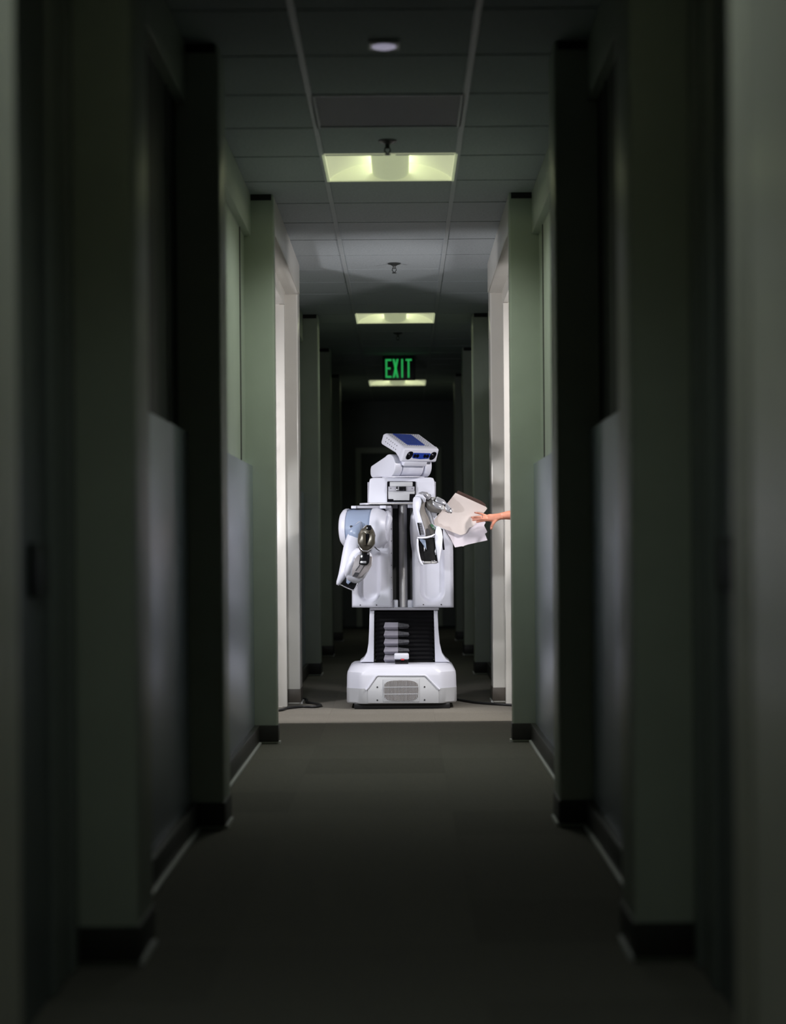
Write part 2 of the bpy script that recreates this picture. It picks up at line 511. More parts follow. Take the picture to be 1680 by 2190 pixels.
def troffer(k, label, power, spread=138, tint=(0.92, 1.0, 0.88)):
    y0 = 8.295 + k * TILE - 0.060
    y1 = 8.295 + (k + 1) * TILE - 0.006
    x0, x1 = -0.301, 0.301
    t = tag(empty('ceiling_light', (0, (y0 + y1) / 2, ZC)), label, 'ceiling light', 'lit ceiling lights along the corridor')
    fr = MB()
    fr.span((x0 - 0.004, y0, ZC - 0.006), (x0 + 0.010, y1, ZC + 0.03)).span((x1 - 0.010, y0, ZC - 0.006), (x1 + 0.004, y1, ZC + 0.03))
    fr.span((x0, y0, ZC - 0.005), (x1, y0 + 0.010, ZC + 0.03)).span((x0, y1 - 0.010, ZC - 0.005), (x1, y1, ZC + 0.03))
    obj('frame', fr, M['refl'], t, bevel=0.001)
    # two curved white reflector wings, deepest beside the basket
    for s in (-1, 1):
        n = 10
        top, bot = [], []
        for i in range(n + 1):
            u = i / n
            x = s * (0.085 + u * 0.210)
            z = ZC + 0.004 + 0.075 * math.cos(u * math.pi / 2) ** 0.8
            top.append(Vector((x, y0 + 0.01, z)))
        pts = top + [p + Vector((0, 0, 0.008)) for p in reversed(top)]
        obj('reflector', MB().prism(pts, Vector((0, y1 - y0 - 0.02, 0))), M['refl'], t, smooth=60)
        obj('tube_lamp', MB().tube([Vector((s * 0.066, y0 + 0.03, ZC + 0.052)), Vector((s * 0.066, y1 - 0.03, ZC + 0.052))], 0.013), TUBE, t)
    for ya in (y0 + 0.004, y1 - 0.012):
        obj('end_plate', MB().span((x0, ya, ZC), (x1, ya + 0.008, ZC + 0.085)), M['refl'], t)
    # rounded centre basket
    pts = []
    for i in range(13):
        a = math.pi * i / 12
        pts.append(Vector((0.088 * math.cos(a), y0 + 0.012, ZC + 0.035 - 0.038 * math.sin(a))))
    obj('basket', MB().prism(pts, Vector((0, y1 - y0 - 0.024, 0))), M['basket'], t, smooth=60)
    lamp('ceiling_light_glow', 'AREA', (0, (y0 + y1) / 2, ZC - 0.03), power, tint, size=(0.5, 0.5), spread=spread,
         aim=(0, (y0 + y1) / 2, 0))
    return t


TUBE = mat('lit_fluorescent_tube', (0.9, 0.9, 0.8), 0.4, vary=0.01, emit=(0.95, 1.0, 0.72), estr=5.0)
troffer(1, 'nearest lit ceiling light, widest of the three, with a rounded centre basket', 7.5)
troffer(11, 'middle lit ceiling light beyond the second sprinkler, above the robot head in the picture', 1.7)
troffer(21, 'farthest lit ceiling light, partly hidden behind the green exit sign', 0.8)
troffer(-9, 'lit ceiling light out of sight above the nearest door recesses', 2.1, 115, (0.86, 1.0, 0.95))

y0 = 8.295 - TILE
t = tag(empty('ceiling_light', (0, y0 + 0.3, ZC)), 'unlit ceiling light with a dark ribbed lens, before the first sprinkler', 'ceiling light')
fr = MB()
fr.span((-0.300, y0 + 0.005, ZC - 0.006), (-0.285, y0 + 0.605, ZC + 0.02)).span((0.285, y0 + 0.005, ZC - 0.006), (0.300, y0 + 0.605, ZC + 0.02))
fr.span((-0.285, y0 + 0.005, ZC - 0.005), (0.285, y0 + 0.018, ZC + 0.02)).span((-0.285, y0 + 0.592, ZC - 0.005), (0.285, y0 + 0.605, ZC + 0.02))
obj('frame', fr, M['tbar'], t)
obj('lens_panel', MB().span((-0.285, y0 + 0.018, ZC - 0.001), (0.285, y0 + 0.592, ZC + 0.012)), M['prism'], t)

t = tag(empty('ceiling_downlight', (0.005, 6.90, ZC)), 'small square ceiling fitting with a faintly glowing round lens at the top of the picture', 'downlight')
c0 = at(820.5, 89, 6.90)
cx = c0.x
obj('housing', MB().span((cx - 0.055, 6.845, ZC - 0.014), (cx + 0.055, 6.955, ZC + 0.002)), M['sensorplate'], t, bevel=0.004)
obj('lens', MB().lathe((cx, 6.90, ZC - 0.013), (0, 0, -1), [(0, 0.044), (0.004, 0.042), (0.008, 0.03), (0.010, 0.0)], n=24), M['sensor'], t)

for (px, py, Y, lab) in ((828, 298, 8.57, 'ceiling sprinkler hanging just before the nearest lit ceiling light'),
                         (842.5, 562, 12.30, 'ceiling sprinkler over the doorway bay, between the first two lit lights'),
                         (850, 712, 16.35, 'faint ceiling sprinkler just behind the middle lit ceiling light')):
    cx = at(px, py, Y).x
    t = tag(empty('ceiling_sprinkler', (cx, Y, ZC)), lab, 'sprinkler', 'sprinklers along the ceiling')
    obj('escutcheon', MB().lathe((cx, Y, ZC + 0.002), (0, 0, -1), [(0, 0.040), (0.008, 0.040), (0.014, 0.022), (0.02, 0.012)], n=24), M['darkmetal'], t)
    sp = MB().lathe((cx, Y, ZC - 0.016), (0, 0, -1), [(0, 0.011), (0.016, 0.009), (0.02, 0.006)], n=12)
    sp.tube([Vector((cx - 0.009, Y, ZC - 0.03)), Vector((cx - 0.013, Y, ZC - 0.045)), Vector((cx, Y, ZC - 0.062))], 0.003, n=6)
    sp.tube([Vector((cx + 0.009, Y, ZC - 0.03)), Vector((cx + 0.013, Y, ZC - 0.045)), Vector((cx, Y, ZC - 0.062))], 0.003, n=6)
    obj('sprinkler_head', sp, M['darkmetal'], t)
    obj('deflector', MB().lathe((cx, Y, ZC - 0.060), (0, 0, -1), [(0, 0.014), (0.003, 0.014)], n=16), M['darkmetal'], t)

YS = 18.25
sx = at(853, 790, YS).x
zt, zb = ZC - 0.012, at(853, 813, YS).z
t = tag(empty('exit_sign', (sx, YS, ZC)), 'green lit EXIT sign in a black case hanging from the ceiling', 'exit sign')
obj('case', MB().span((sx - 0.150, YS, zb), (sx + 0.150, YS + 0.05, zt)), M['black'], t, bevel=0.006)
obj('mount', MB().span((sx - 0.06, YS + 0.01, zt), (sx + 0.06, YS + 0.04, ZC)), M['black'], t)
lh, lw, zz = 0.172, 0.056, (zt + zb) / 2 - 0.088
st = 0.017


def letter(parts, x):
    mb = MB()
    for pts in parts:
        mb.prism([Vector((x + a, YS - 0.004, zz + b)) for a, b in pts], Vector((0, 0.005, 0)))
    obj('letter', mb, M['exitg'], t)


R = lambda a, b, c, d_: [(a, b), (c, b), (c, d_), (a, d_)]
gap = 0.066
x = sx - 0.126
letter([R(0, 0, st, lh), R(st, 0, lw, st), R(st, lh - st, lw, lh), R(st, lh / 2 - st / 2, lw * .85, lh / 2 + st / 2)], x)
letter([[(0, 0), (st * 1.15, 0), (lw, lh), (lw - st * 1.15, lh)], [(lw - st * 1.15, 0), (lw, 0), (st * 1.15, lh), (0, lh)]], x + gap)
letter([R(0.014, 0, 0.014 + st, lh)], x + 2 * gap)
letter([R(0.018, 0, 0.018 + st, lh - st), R(0, lh - st, lw, lh)], x + 2 * gap + 0.055)

exec_parts = True
# ------------------------------------------------------------------ the robot
RX, RY = 0.03, 12.22
robot = tag(empty('service_robot', (RX, RY, 0)), 'white two-armed wheeled service robot with a tilted head, standing in the lit doorway', 'robot')


def octagon(cx, cy, hw, hd, ch, z, rnd=0.03):
    pts = []
    base = [(hw, -hd + ch), (hw, hd - ch), (hw - ch, hd), (-hw + ch, hd), (-hw, hd - ch), (-hw, -hd + ch), (-hw + ch, -hd), (hw - ch, -hd)]
    n = len(base)
    for i in range(n):
        p, q, r = Vector(base[i - 1]), Vector(base[i]), Vector(base[(i + 1) % n])
        a = q + (p - q).normalized() * rnd
        b = q + (r - q).normalized() * rnd
        for t_ in (0, 0.33, 0.67, 1):
            v = a * (1 - t_) ** 2 + q * 2 * t_ * (1 - t_) + b * t_ * t_
            pts.append(Vector((cx + v.x, cy + v.y, z)))
    return pts


BX = at(858.5, 1480, 11.9).x
BF = 11.90
cyb = BF + 0.33
lo_ = MB().loft([octagon(BX, cyb, 0.330, 0.328, 0.085, 0.034, 0.03), octagon(BX, cyb, 0.334, 0.332, 0.085, 0.042, 0.03),
                 octagon(BX, cyb, 0.334, 0.332, 0.085, 0.126, 0.03)])
skirt = obj('base_skirt', lo_, M['grey'], robot)
sh = MB().loft([octagon(BX, cyb, 0.333, 0.331, 0.088, 0.122, 0.03), octagon(BX, cyb, 0.331, 0.329, 0.088, 0.20, 0.03),
                octagon(BX, cyb, 0.328, 0.325, 0.09, 0.222, 0.03), octagon(BX, cyb, 0.312, 0.308, 0.10, 0.250, 0.03),
                octagon(BX, cyb, 0.295, 0.285, 0.10, 0.262, 0.03), octagon(BX, cyb, 0.270, 0.255, 0.10, 0.266, 0.03)])
shell = obj('base_shell', sh, M['white'], robot, smooth=25)
# grey recessed front panel with white lip
panel = [(786, 1504), (786, 1475), (789, 1473), (807, 1447), (908, 1447), (934, 1472), (938, 1475), (938, 1504)]
fp = obj('front_panel', MB().pprism(panel, BF - 0.006, BF + 0.04), M['grey'], robot, bevel=0.003)
lip = [(742, 1474), (782, 1475.5), (787, 1471), (804, 1446.5), (808, 1444.5), (908, 1444.5), (912, 1447), (935, 1471), (940, 1474.5), (952, 1474.5)]
obj('shell_lip', MB().tube([at(x_, y_, BF - (0.004 if 770 < x_ < 945 else -0.03)) for x_, y_ in lip[1:-1]], 0.0065, n=8), M['white'], shell)
vc = at(857.3, 1476.5, BF)
vf = obj('vent_frame', MB().pbox(818.5, 1452, 896.5, 1501, BF - 0.009, BF), M['grey'], fp, bevel=0.002)


def barrel(hw, hh, e=3.6, n=36):
    o = []
    for i in range(n):
        a = 2 * math.pi * i / n
        ca, sa = math.cos(a), math.sin(a)
        o.append((math.copysign(abs(ca) ** (2 / e), ca) * hw, math.copysign(abs(sa) ** (2 / e), sa) * hh))
    return o


obj('vent_cavity', MB().prism([Vector((vc.x + a, BF - 0.0105, vc.z + b)) for a, b in barrel(0.104, 0.061)], Vector((0, 0.004, 0))), M['ventback'], fp)
bars = MB()
for i in range(25):
    x_ = -0.1 + 0.2 * i / 24
    hh = 0.061 * max(0.0, 1 - abs(x_ / 0.105) ** 3.6) ** (1 / 3.6)
    bars.span((vc.x + x_ - 0.0016, BF - 0.014, vc.z - hh), (vc.x + x_ + 0.0016, BF - 0.009, vc.z + hh))
for z_ in (-0.021, 0.021):
    bars.span((vc.x - 0.104, BF - 0.0145, vc.z + z_ - 0.0022), (vc.x + 0.104, BF - 0.009, vc.z + z_ + 0.0022))
obj('vent_bars', bars, M['grey'], fp)
for (x_, y_) in ((806.5, 1469.5), (907.5, 1469), (806.5, 1497.5), (907.5, 1497)):
    obj('screw', MB().lathe(at(x_, y_, BF - 0.005), (0, -1, 0), [(0, 0.0055), (0.003, 0.0045), (0.0035, 0.0)], n=10), M['hole'], fp)
wh = MB().pbox(757, 1503, 962, 1516.4, BF + 0.03, BF + 0.60)
obj('drive_skirt', wh, M['black'], robot, bevel=0.006)
for sx_ in (-1, 1):
    for yy in (0.11, 0.54):
        obj('caster_wheel', MB().lathe((BX + sx_ * 0.22 - 0.018, BF + yy, 0.037), (1, 0, 0), [(0, 0.030), (0.004, 0.037), (0.032, 0.037), (0.036, 0.030)], n=20), M['black'], robot)
# fixtures on the deck of the base
obj('deck_latch', MB().span(at(815, 1421, 12.0) + Vector((0, 0, -0.012)), at(836, 1420, 12.03)), M['midgrey'], shell)
obj('deck_latch', MB().span(at(879, 1421, 12.0) + Vector((0, 0, -0.012)), at(915, 1420, 12.03)), M['midgrey'], shell)
ls = obj('laser_scanner', MB().pbox(844, 1408, 873, 1420, 11.99, 12.05), M['gloss'], robot, bevel=0.004)
obj('scanner_cap', MB().pbox(842.5, 1397.5, 874, 1411, 11.985, 12.055), M['white'], ls, bevel=0.010, seg=3)
obj('scanner_mark', MB().pbox(857, 1409.5, 864, 1412, 11.983, 11.99), M['red'], ls)

# lift column: two flared struts and black bellows
YT = 12.12
for name, pts in (('l', [(790, 1303), (800, 1303), (799, 1416), (768, 1416), (777, 1409), (784, 1397), (787.5, 1376), (789, 1345)]),
                  ('r', [(927, 1303), (935.5, 1303), (937, 1345), (940, 1376), (945, 1397), (953, 1409), (962, 1416), (930, 1416)])):
    obj('lift_strut', MB().pprism(pts, YT, YT + 0.30), M['white'], robot, bevel=0.004)
rings = []
hw = 0.181
bc = at(864.5, 1360, YT + 0.05)
zt_, zb_ = at(864, 1300, YT).z, at(864, 1418, YT).z
nf = 13
for i in range(nf * 2 + 1):
    z_ = zt_ + (zb_ - zt_) * i / (nf * 2)
    k = 0.0 if i % 2 == 0 else 0.010
    rings.append([Vector((bc.x + sx_ * (hw - k), YT + 0.15 + sy * (0.12 - k), z_)) for sx_, sy in ((-1, -1), (1, -1), (1, 1), (-1, 1))])
bel = obj('bellows', MB().loft(rings), M['bellow'], robot, smooth=20)
for i in range(5):
    ya = 1331 + i * 17.3
    a0, a1, a2 = YT + 0.028, YT - 0.006, YT + 0.028
    f = MB().loft([[at(823, ya, a0), at(851, ya, a0), at(851, ya + 1, YT + 0.05), at(823, ya + 1, YT + 0.05)],
                   [at(820, ya + 10.5, a1), at(851, ya + 10.5, a1), at(851, ya + 10.5, YT + 0.05), at(820, ya + 10.5, YT + 0.05)],
                   [at(823, ya + 16.3, a2), at(851, ya + 16.3, a2), at(851, ya + 16.0, YT + 0.05), at(823, ya + 16.0, YT + 0.05)]])
    obj('pale_fold', f, M['bfront'], bel, smooth=20)
    j = (random.random() - .5) * 3
    f = MB().loft([[at(851.5, ya + 1, a0), at(873, ya + 3 + j, a0), at(873, ya + 4 + j, YT + 0.05), at(851.5, ya + 2, YT + 0.05)],
                   [at(851.5, ya + 10, a1 + 0.006), at(875, ya + 8 + j, a1 + 0.002), at(875, ya + 9 + j, YT + 0.05), at(851.5, ya + 10, YT + 0.05)],
                   [at(853, ya + 14, a2), at(872, ya + 13, a2), at(872, ya + 13, YT + 0.05), at(853, ya + 14, YT + 0.05)]])
    obj('crumpled_fold', f, M['bcrump'], bel, smooth=20)

# torso: dark channel, pole, two white side panels with scooped fronts
YP = 12.06
obj('spine_channel', MB().pbox(830, 1076, 888, 1303, YP + 0.16, YP + 0.40), M['black'], robot)
sp = at(861.5, 1190, YP + 0.11)
obj('spine_pole', MB().lathe((sp.x, YP + 0.11, at(861, 1302, YP + 0.11).z), (0, 0, 1), [(0, 0.026), (at(861, 1074, YP).z - at(861, 1302, YP).z, 0.026)], n=24), M['steel'], robot)
for (a, b) in ((840, 851), (871, 883)):
    obj('pole_bracket', MB().pbox(a, 1283, b, 1303, YP + 0.05, YP + 0.2), M['white'], robot, bevel=0.008)
obj('pole_bracket', MB().pbox(790, 1299, 938, 1305, YP + 0.03, YP + 0.3), M['midgrey'], robot, bevel=0.003)
obj('pole_bracket', MB().pbox(838, 1075, 850, 1087, YP + 0.08, YP + 0.2), M['midgrey'], robot, bevel=0.004)
obj('pole_bracket', MB().pbox(871, 1076, 884, 1086, YP + 0.05, YP + 0.2), M['white'], robot, bevel=0.004)


def sstep(a, b, t_):
    t_ = min(1, max(0, (t_ - a) / (b - a)))
    return t_ * t_ * (3 - 2 * t_)


def torso(edges, scoop, back):
    """edges: list of (py, left px, right px); scoop: (cx, half w, y top, y bottom)"""
    def fn(u, v):
        y0_, y1_ = edges[0][0], edges[-1][0]
        py = y0_ + (y1_ - y0_) * v
        for e0, e1 in zip(edges, edges[1:]):
            if e0[0] <= py <= e1[0] + 1e-6:
                q = (py - e0[0]) / (e1[0] - e0[0])
                xl = e0[1] + (e1[1] - e0[1]) * q
                xr = e0[2] + (e1[2] - e0[2]) * q
                break
        px = xl + (xr - xl) * u
        # rounded border
        d = min((px - xl), (xr - px)) / 9.0
        dv = min((py - y0_) / 9.0, (y1_ - py) / 5.0)
        r = 0.026 * (1 - math.sqrt(max(0, 1 - max(0, 1 - d) ** 2))) + 0.014 * (1 - math.sqrt(max(0, 1 - max(0, 1 - dv) ** 2)))
        cx_, hw_, yt_, yb_ = scoop
        du = abs(px - cx_) / hw_
        yy_ = (py - (yb_ - hw_)) / hw_
        rr = math.hypot(du, max(0, yy_))
        s_ = (1 - sstep(0.68, 1.0, rr)) * sstep(yt_ - 30, yt_ + 40, py)
        p = at(px, py, YP)
        return Vector((p.x, YP + r + 0.032 * s_, p.z))
    return MB().grid(fn, 44, 70, back)


lp = obj('torso_panel', torso([(1089, 800, 837), (1140, 762, 838), (1180, 752, 838.5), (1299.5, 752, 839.5)], (789, 25, 1190, 1290), YP + 0.32), M['white'], robot, smooth=60)
rp_ = obj('torso_panel', torso([(1088, 884, 918), (1103, 878, 935), (1129, 876, 948), (1162, 878, 968), (1180, 881, 969), (1299.5, 882, 970)], (924, 27, 1170, 1290), YP + 0.32), M['white'], robot, smooth=60)
for par, pts in ((lp, ((770, 1294), (805, 1294))), (rp_, ((905, 1293), (943, 1293)))):
    for (x_, y_) in pts:
        obj('screw', MB().lathe(at(x_, y_, YP + 0.001), (0, -1, 0), [(0, 0.004), (0.0045, 0.0035), (0.005, 0.0)], n=8), M['hole'], par)
obj('inner_flange', MB().pprism([(832, 1083), (838.5, 1083), (839.5, 1299), (833, 1299)], YP + 0.012, YP + 0.3), M['midgrey'], lp)
for y_ in range(1105, 1290, 26):
    obj('flange_screw', MB().lathe(at(836.5, y_, YP + 0.011), (0, -1, 0), [(0, 0.003), (0.003, 0.0025)], n=8), M['hole'], lp)

# shoulder seen at the left of the picture: drum lying sideways
ax = Vector((math.cos(0.20), -math.sin(0.20), 0))
sc = at(779, 1129, 11.98)
q = 11.98 / F_PX
Rr = 0.117


def drum(name, a, b, prof, m, par):
    return obj(name, MB().lathe(sc, ax, prof, n=48), m, par, smooth=40)


dr = drum('shoulder_drum', 0, 0, [(-0.118, 0.05), (-0.104, 0.108), (-0.10, 0.113), (0.06, 0.113), (0.08, 0.10)], M['bluegrey'], robot)
drum('drum_cap', 0, 0, [(-0.150, 0.0), (-0.149, 0.055), (-0.140, 0.092), (-0.126, 0.111), (-0.112, 0.1185), (-0.097, 0.1185), (-0.095, 0.112)], M['white'], dr)
drum('drum_band', 0, 0, [(0.054, 0.108), (0.056, 0.1195), (0.085, 0.1215), (0.100, 0.118), (0.128, 0.100), (0.145, 0.085), (0.150, 0.0)], M['white'], dr)
hb = at(750.6, 1126, 11.868)
obj('drum_hole', MB().lathe(hb + Vector((0, 0.006, 0)), (-0.2, -1, 0), [(0, 0.007), (0.006, 0.007)], n=14), M['hole'], dr)
top = MB().pbox(751, 1081.5, 836.5, 1087, 11.94, 12.2)
tb = obj('shoulder_plate', top, M['midgrey'], robot, bevel=0.002)
obj('plate_end', MB().pbox(750.5, 1082, 761, 1087.5, 11.932, 12.1), M['white'], tb, bevel=0.002)
obj('plate_end', MB().pbox(812, 1081, 825, 1087.5, 11.932, 12.1), M['white'], tb, bevel=0.002)
obj('shoulder_disc', MB().lathe(at(795, 1078, 12.14), (0, 0, 1), [(-0.006, 0.06), (-0.005, 0.076), (0.005, 0.076), (0.006, 0.06)], n=32), M['white'], robot)
obj('shoulder_bracket', MB().pprism([(822, 1084), (836, 1084), (836, 1092), (832, 1100), (825, 1096)], 12.0, 12.2), M['midgrey'], robot)
pv = MB()
for (x_, y_) in ((823, 1103), (829.5, 1107), (820, 1119), (823, 1126), (815, 1130), (824, 1134)):
    pv.lathe(at(x_, y_, 11.86), (0, -1, 0), [(-0.03, 0.0022), (0.0, 0.0022)], n=8)
# curved white cover beside the drum
obj('shoulder_cover', MB().plimb([(826, 1098, 11.99, 8, 8), (831, 1110, 11.95, 8, 14), (826, 1128, 11.93, 8, 16), (822, 1150, 11.96, 6, 14), (820, 1166, 12.02, 3, 8)], n=18), M['white'], robot, smooth=70)

# left-hand arm: upper arm down to the elbow, forearm up towards the lens, dark gripper
ua = MB().plimb([(769, 1116, 11.875, 2.5, 5), (766, 1126, 11.87, 9, 12), (762, 1138, 11.865, 15, 16), (758, 1152, 11.86, 17.5, 18),
                 (752, 1172, 11.84, 18, 18), (746, 1192, 11.82, 16, 17), (739, 1212, 11.80, 12.5, 15), (731, 1232, 11.79, 8.5, 13), (724, 1246, 11.79, 5.5, 10), (721.5, 1251, 11.79, 3, 6)],
                n=26, power=2.4)
arm = obj('upper_arm', ua, M['white'], robot, smooth=60)
obj('arm_crest', MB().plimb([(769.5, 1117, 11.855, 1.5, 2), (767, 1124, 11.846, 7, 5), (762, 1134, 11.83, 13, 8), (757, 1143, 11.822, 14.5, 8), (753, 1148, 11.83, 13, 4)], n=20), M['bluegrey'], arm, smooth=60)
el = MB().pprism([(731, 1222), (741, 1228), (768, 1235), (763, 1248), (756, 1262), (742, 1256), (726, 1249), (729, 1236)], 11.79, 11.90)
elb = obj('elbow', el, M['gloss'], arm, bevel=0.004)
obj('elbow_trim', MB().tube([at(765, 1247, 11.79), at(761, 1256, 11.785), at(755, 1263, 11.785), at(742, 1257.5, 11.785), at(727, 1250, 11.79)], 0.0035, n=8), M['chrome'], elb)
obj('elbow_fin', MB().pprism([(740, 1233), (746, 1237), (752, 1243), (744, 1250), (740, 1246)], 11.775, 11.79), M['bluegrey'], elb, bevel=0.002)
fa = MB().plimb([(755, 1238, 11.74, 11, 10), (757, 1233, 11.72, 17, 16), (760, 1224, 11.69, 23, 20), (765, 1211, 11.665, 25.5, 20), (770, 1199, 11.65, 26.5, 18), (774, 1188, 11.65, 24, 14), (777, 1181, 11.66, 19, 9), (778, 1178, 11.665, 13, 5)],
                n=28, power=3.0)
fore = obj('forearm', fa, M['white'], robot, smooth=60)
obj('forearm_cheek', MB().plimb([(743, 1228, 11.69, 6, 8), (745, 1219, 11.655, 9, 12), (749, 1207, 11.635, 8.5, 13), (756, 1194, 11.63, 7, 10), (761, 1184, 11.64, 4, 6)], n=16), M['white'], fore, smooth=60)
obj('forearm_face', MB().pprism([(758, 1196), (766, 1186), (795, 1190), (794, 1210), (787, 1221), (772, 1234), (752, 1232), (753, 1214)], 11.598, 11.61), M['faceshade'], fore, bevel=0.003)  # darker grey paints the shade onto the forearm's front
obj('forearm_port', MB().pprism([(759, 1224), (769, 1225), (763, 1235), (753, 1233)], 11.594, 11.6), M['hole'], fore)
obj('forearm_rail', MB().tube([at(769, 1208, 11.597), at(760, 1221, 11.597)], 0.002, n=6), M['hole'], fore)
obj('forearm_rail', MB().tube([at(779, 1209, 11.597), at(769, 1225, 11.597)], 0.002, n=6), M['hole'], fore)
wr = MB().pprism([(769.5, 1178), (789, 1178), (790.5, 1190), (789, 1204), (784, 1209), (767, 1207), (769, 1192)], 11.56, 11.62)
wri = obj('wrist', wr, M['gloss'], fore, bevel=0.004)
obj('wrist_pin', MB().pbox(770, 1200, 783, 1205, 11.552, 11.565), M['chrome'], wri, bevel=0.002)
for x_ in (773, 786):
    obj('wrist_link', MB().tube([at(x_, 1175, 11.55), at(x_ + (-1 if x_ < 780 else 1), 1186, 11.555)], 0.005, n=8), M['chrome'], wri)
gr = MB().plimb([(780, 1180, 11.55, 6, 5), (780, 1175, 11.54, 12, 10), (781, 1168, 11.53, 16, 13), (782.5, 1157, 11.51, 18.5, 15), (784, 1146, 11.49, 18.5, 15), (786, 1136, 11.475, 15, 12), (787.5, 1128, 11.47, 9, 8), (788, 1123, 11.47, 5, 5)],
                n=14, power=2.6)
grip = obj('gripper', gr, M['bronze'], robot, smooth=25)
obj('finger_cover', MB().pprism([(766, 1160), (772, 1141), (777, 1137), (781.5, 1141), (782, 1166), (775, 1168)], 11.434, 11.48), M['bronze'], grip, bevel=0.005, seg=2)
obj('finger_cover', MB().pprism([(784, 1166), (791, 1143), (796, 1139), (801, 1147), (801.5, 1162), (797, 1168)], 11.434, 11.48), M['bronze'], grip, bevel=0.005, seg=2)
obj('gripper_gap', MB().pprism([(782, 1143), (791, 1136), (786, 1160), (783, 1163)], 11.446, 11.48), M['gloss'], grip)
obj('gripper_tip', MB().pprism([(782, 1133), (784, 1123.5), (792, 1123), (795, 1131), (791, 1134)], 11.438, 11.48), M['gloss'], grip, bevel=0.003)
obj('gripper_rim', MB().tube([at(765.5, 1163, 11.50), at(770, 1172, 11.49), at(776, 1178, 11.49), at(786, 1179, 11.49), at(795, 1173, 11.49), at(801, 1163, 11.50)], 0.003, n=8), M['chrome'], grip)
obj('gripper_rim', MB().tube([at(766, 1150, 11.49), at(771, 1138, 11.475), at(779, 1127, 11.465), at(784, 1123, 11.46)], 0.0028, n=8), M['chrome'], grip)
obj('gripper_rim', MB().tube([at(794, 1131, 11.465), at(800, 1138, 11.475), at(802, 1147, 11.485)], 0.0028, n=8), M['chrome'], grip)
obj('arm_cable', MB().tube([at(801, 1170, 11.7), at(806, 1175, 11.75), at(811, 1178, 11.95)], 0.003, n=8), M['cable'], robot)

# right-hand arm: elbow hanging in front, forearm up to a wrist that turns right
ux = [(892, 1151), (890, 1166), (891.5, 1184), (895, 1200), (899, 1208), (906, 1210), (936, 1205), (940, 1200), (946, 1172), (946, 1152), (943, 1140), (934, 1135), (926, 1146)]
ush = [(890.5, 1152), (889.8, 1168), (892, 1188), (896, 1203), (901, 1209.5), (906, 1209), (899.5, 1196), (896, 1180), (894.5, 1164), (894.5, 1152)]
uR = obj('upper_arm', MB().pprism([(932, 1127), (939, 1126), (944, 1134), (946.5, 1148), (945, 1168), (942, 1184), (939, 1202), (936, 1204), (934, 1190), (931, 1168), (929, 1148)], 11.60, 11.82), M['white'], robot, bevel=0.010, seg=3)
obj('elbow_shell', MB().pprism(ush, 11.585, 11.78), M['white'], uR, bevel=0.004)
eb = obj('elbow', MB().pprism([(894, 1151), (931, 1149), (932, 1166), (934.5, 1190), (936, 1204), (903, 1207), (897, 1192), (894, 1168)], 11.64, 11.80), M['deepblack'], uR, bevel=0.004)
obj('elbow_bar', MB().pbox(902, 1200.5, 934, 1205.5, 11.60, 11.66), M['steel'], eb, bevel=0.003)
for (a, b) in (((903, 1200), (907, 1203)), ((924, 1199), (921, 1204)), ((927, 1199), (934, 1203))):
    obj('elbow_clip', MB().tube([at(*a, 11.60), at(*b, 11.595)], 0.0035, n=6), M['chrome'], eb)
obj('elbow_lip', MB().tube([at(892, 1150, 11.59), at(902, 1150.5, 11.585), at(912, 1149.5, 11.585), at(922, 1147, 11.59), at(929, 1143, 11.60)], [0.004, 0.006, 0.0065, 0.006, 0.004], n=8), M['white'], uR)
obj('elbow_fin', MB().pprism([(895, 1152.5), (909.5, 1155), (911.5, 1176), (905, 1166)], 11.60, 11.625), M['bluegrey'], uR, bevel=0.002)
obj('elbow_spring', MB().pbox(906, 1167, 908, 1179, 11.615, 11.63), M['chrome'], uR, bevel=0.001)
obj('elbow_spring', MB().pbox(930, 1173, 932.5, 1187, 11.615, 11.63), M['chrome'], uR, bevel=0.001)
# forearm in two facets: pale left face, front face with its shade painted on
Yf = 11.60
left_face = [(883, 1066), (886, 1062), (893, 1060), (899, 1063), (901.5, 1072), (899, 1084), (897, 1093), (899, 1103), (904, 1120), (908, 1134), (909.5, 1146), (896, 1146), (893, 1134), (888, 1116), (884, 1100), (882, 1082)]
front = [(899, 1063), (906, 1068), (909, 1074), (907.5, 1085), (909, 1093), (915, 1105), (920, 1119), (929, 1129), (932.5, 1136), (932.5, 1142), (926, 1149), (909, 1147), (908.5, 1134), (904, 1120), (899, 1103), (897, 1093), (899, 1084), (901.5, 1072)]


def facet(pts, fY, thick):
    mb = MB()
    mb.prism([at(x_, y_, fY(x_)) for x_, y_ in pts], Vector((0, thick, 0)))
    return mb


fR = obj('forearm', facet(left_face, lambda x_: Yf + (900 - x_) * 0.0022, 0.10), M['white'], robot, bevel=0.004, seg=2, smooth=50)
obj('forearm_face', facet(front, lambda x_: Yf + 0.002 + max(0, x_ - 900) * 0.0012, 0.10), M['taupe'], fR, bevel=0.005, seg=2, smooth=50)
gY = lambda x_: Yf + (900 - x_) * 0.0022 - 0.003
obj('forearm_grille', facet([(891.5, 1118), (901, 1118), (907, 1144), (897, 1145)], gY, 0.006), M['gloss'], fR)
gb = MB()
for i in range(13):
    t_ = i / 12
    a, b = (896 + 4 * t_, 1119.5 + 24 * t_), (902 + 5 * t_, 1119 + 24 * t_)
    gb.tube([at(*a, gY(a[0]) - 0.001), at(*b, gY(b[0]) - 0.001)], 0.0013, n=5)
obj('grille_ribs', gb, M['midgrey'], fR)
fy2 = lambda x_: Yf + (x_ - 900) * 0.0012 - 0.004
obj('forearm_port', facet([(911, 1133), (913, 1129.5), (918, 1134), (919.5, 1144.5), (912, 1145)], fy2, 0.006), M['hole'], fR)
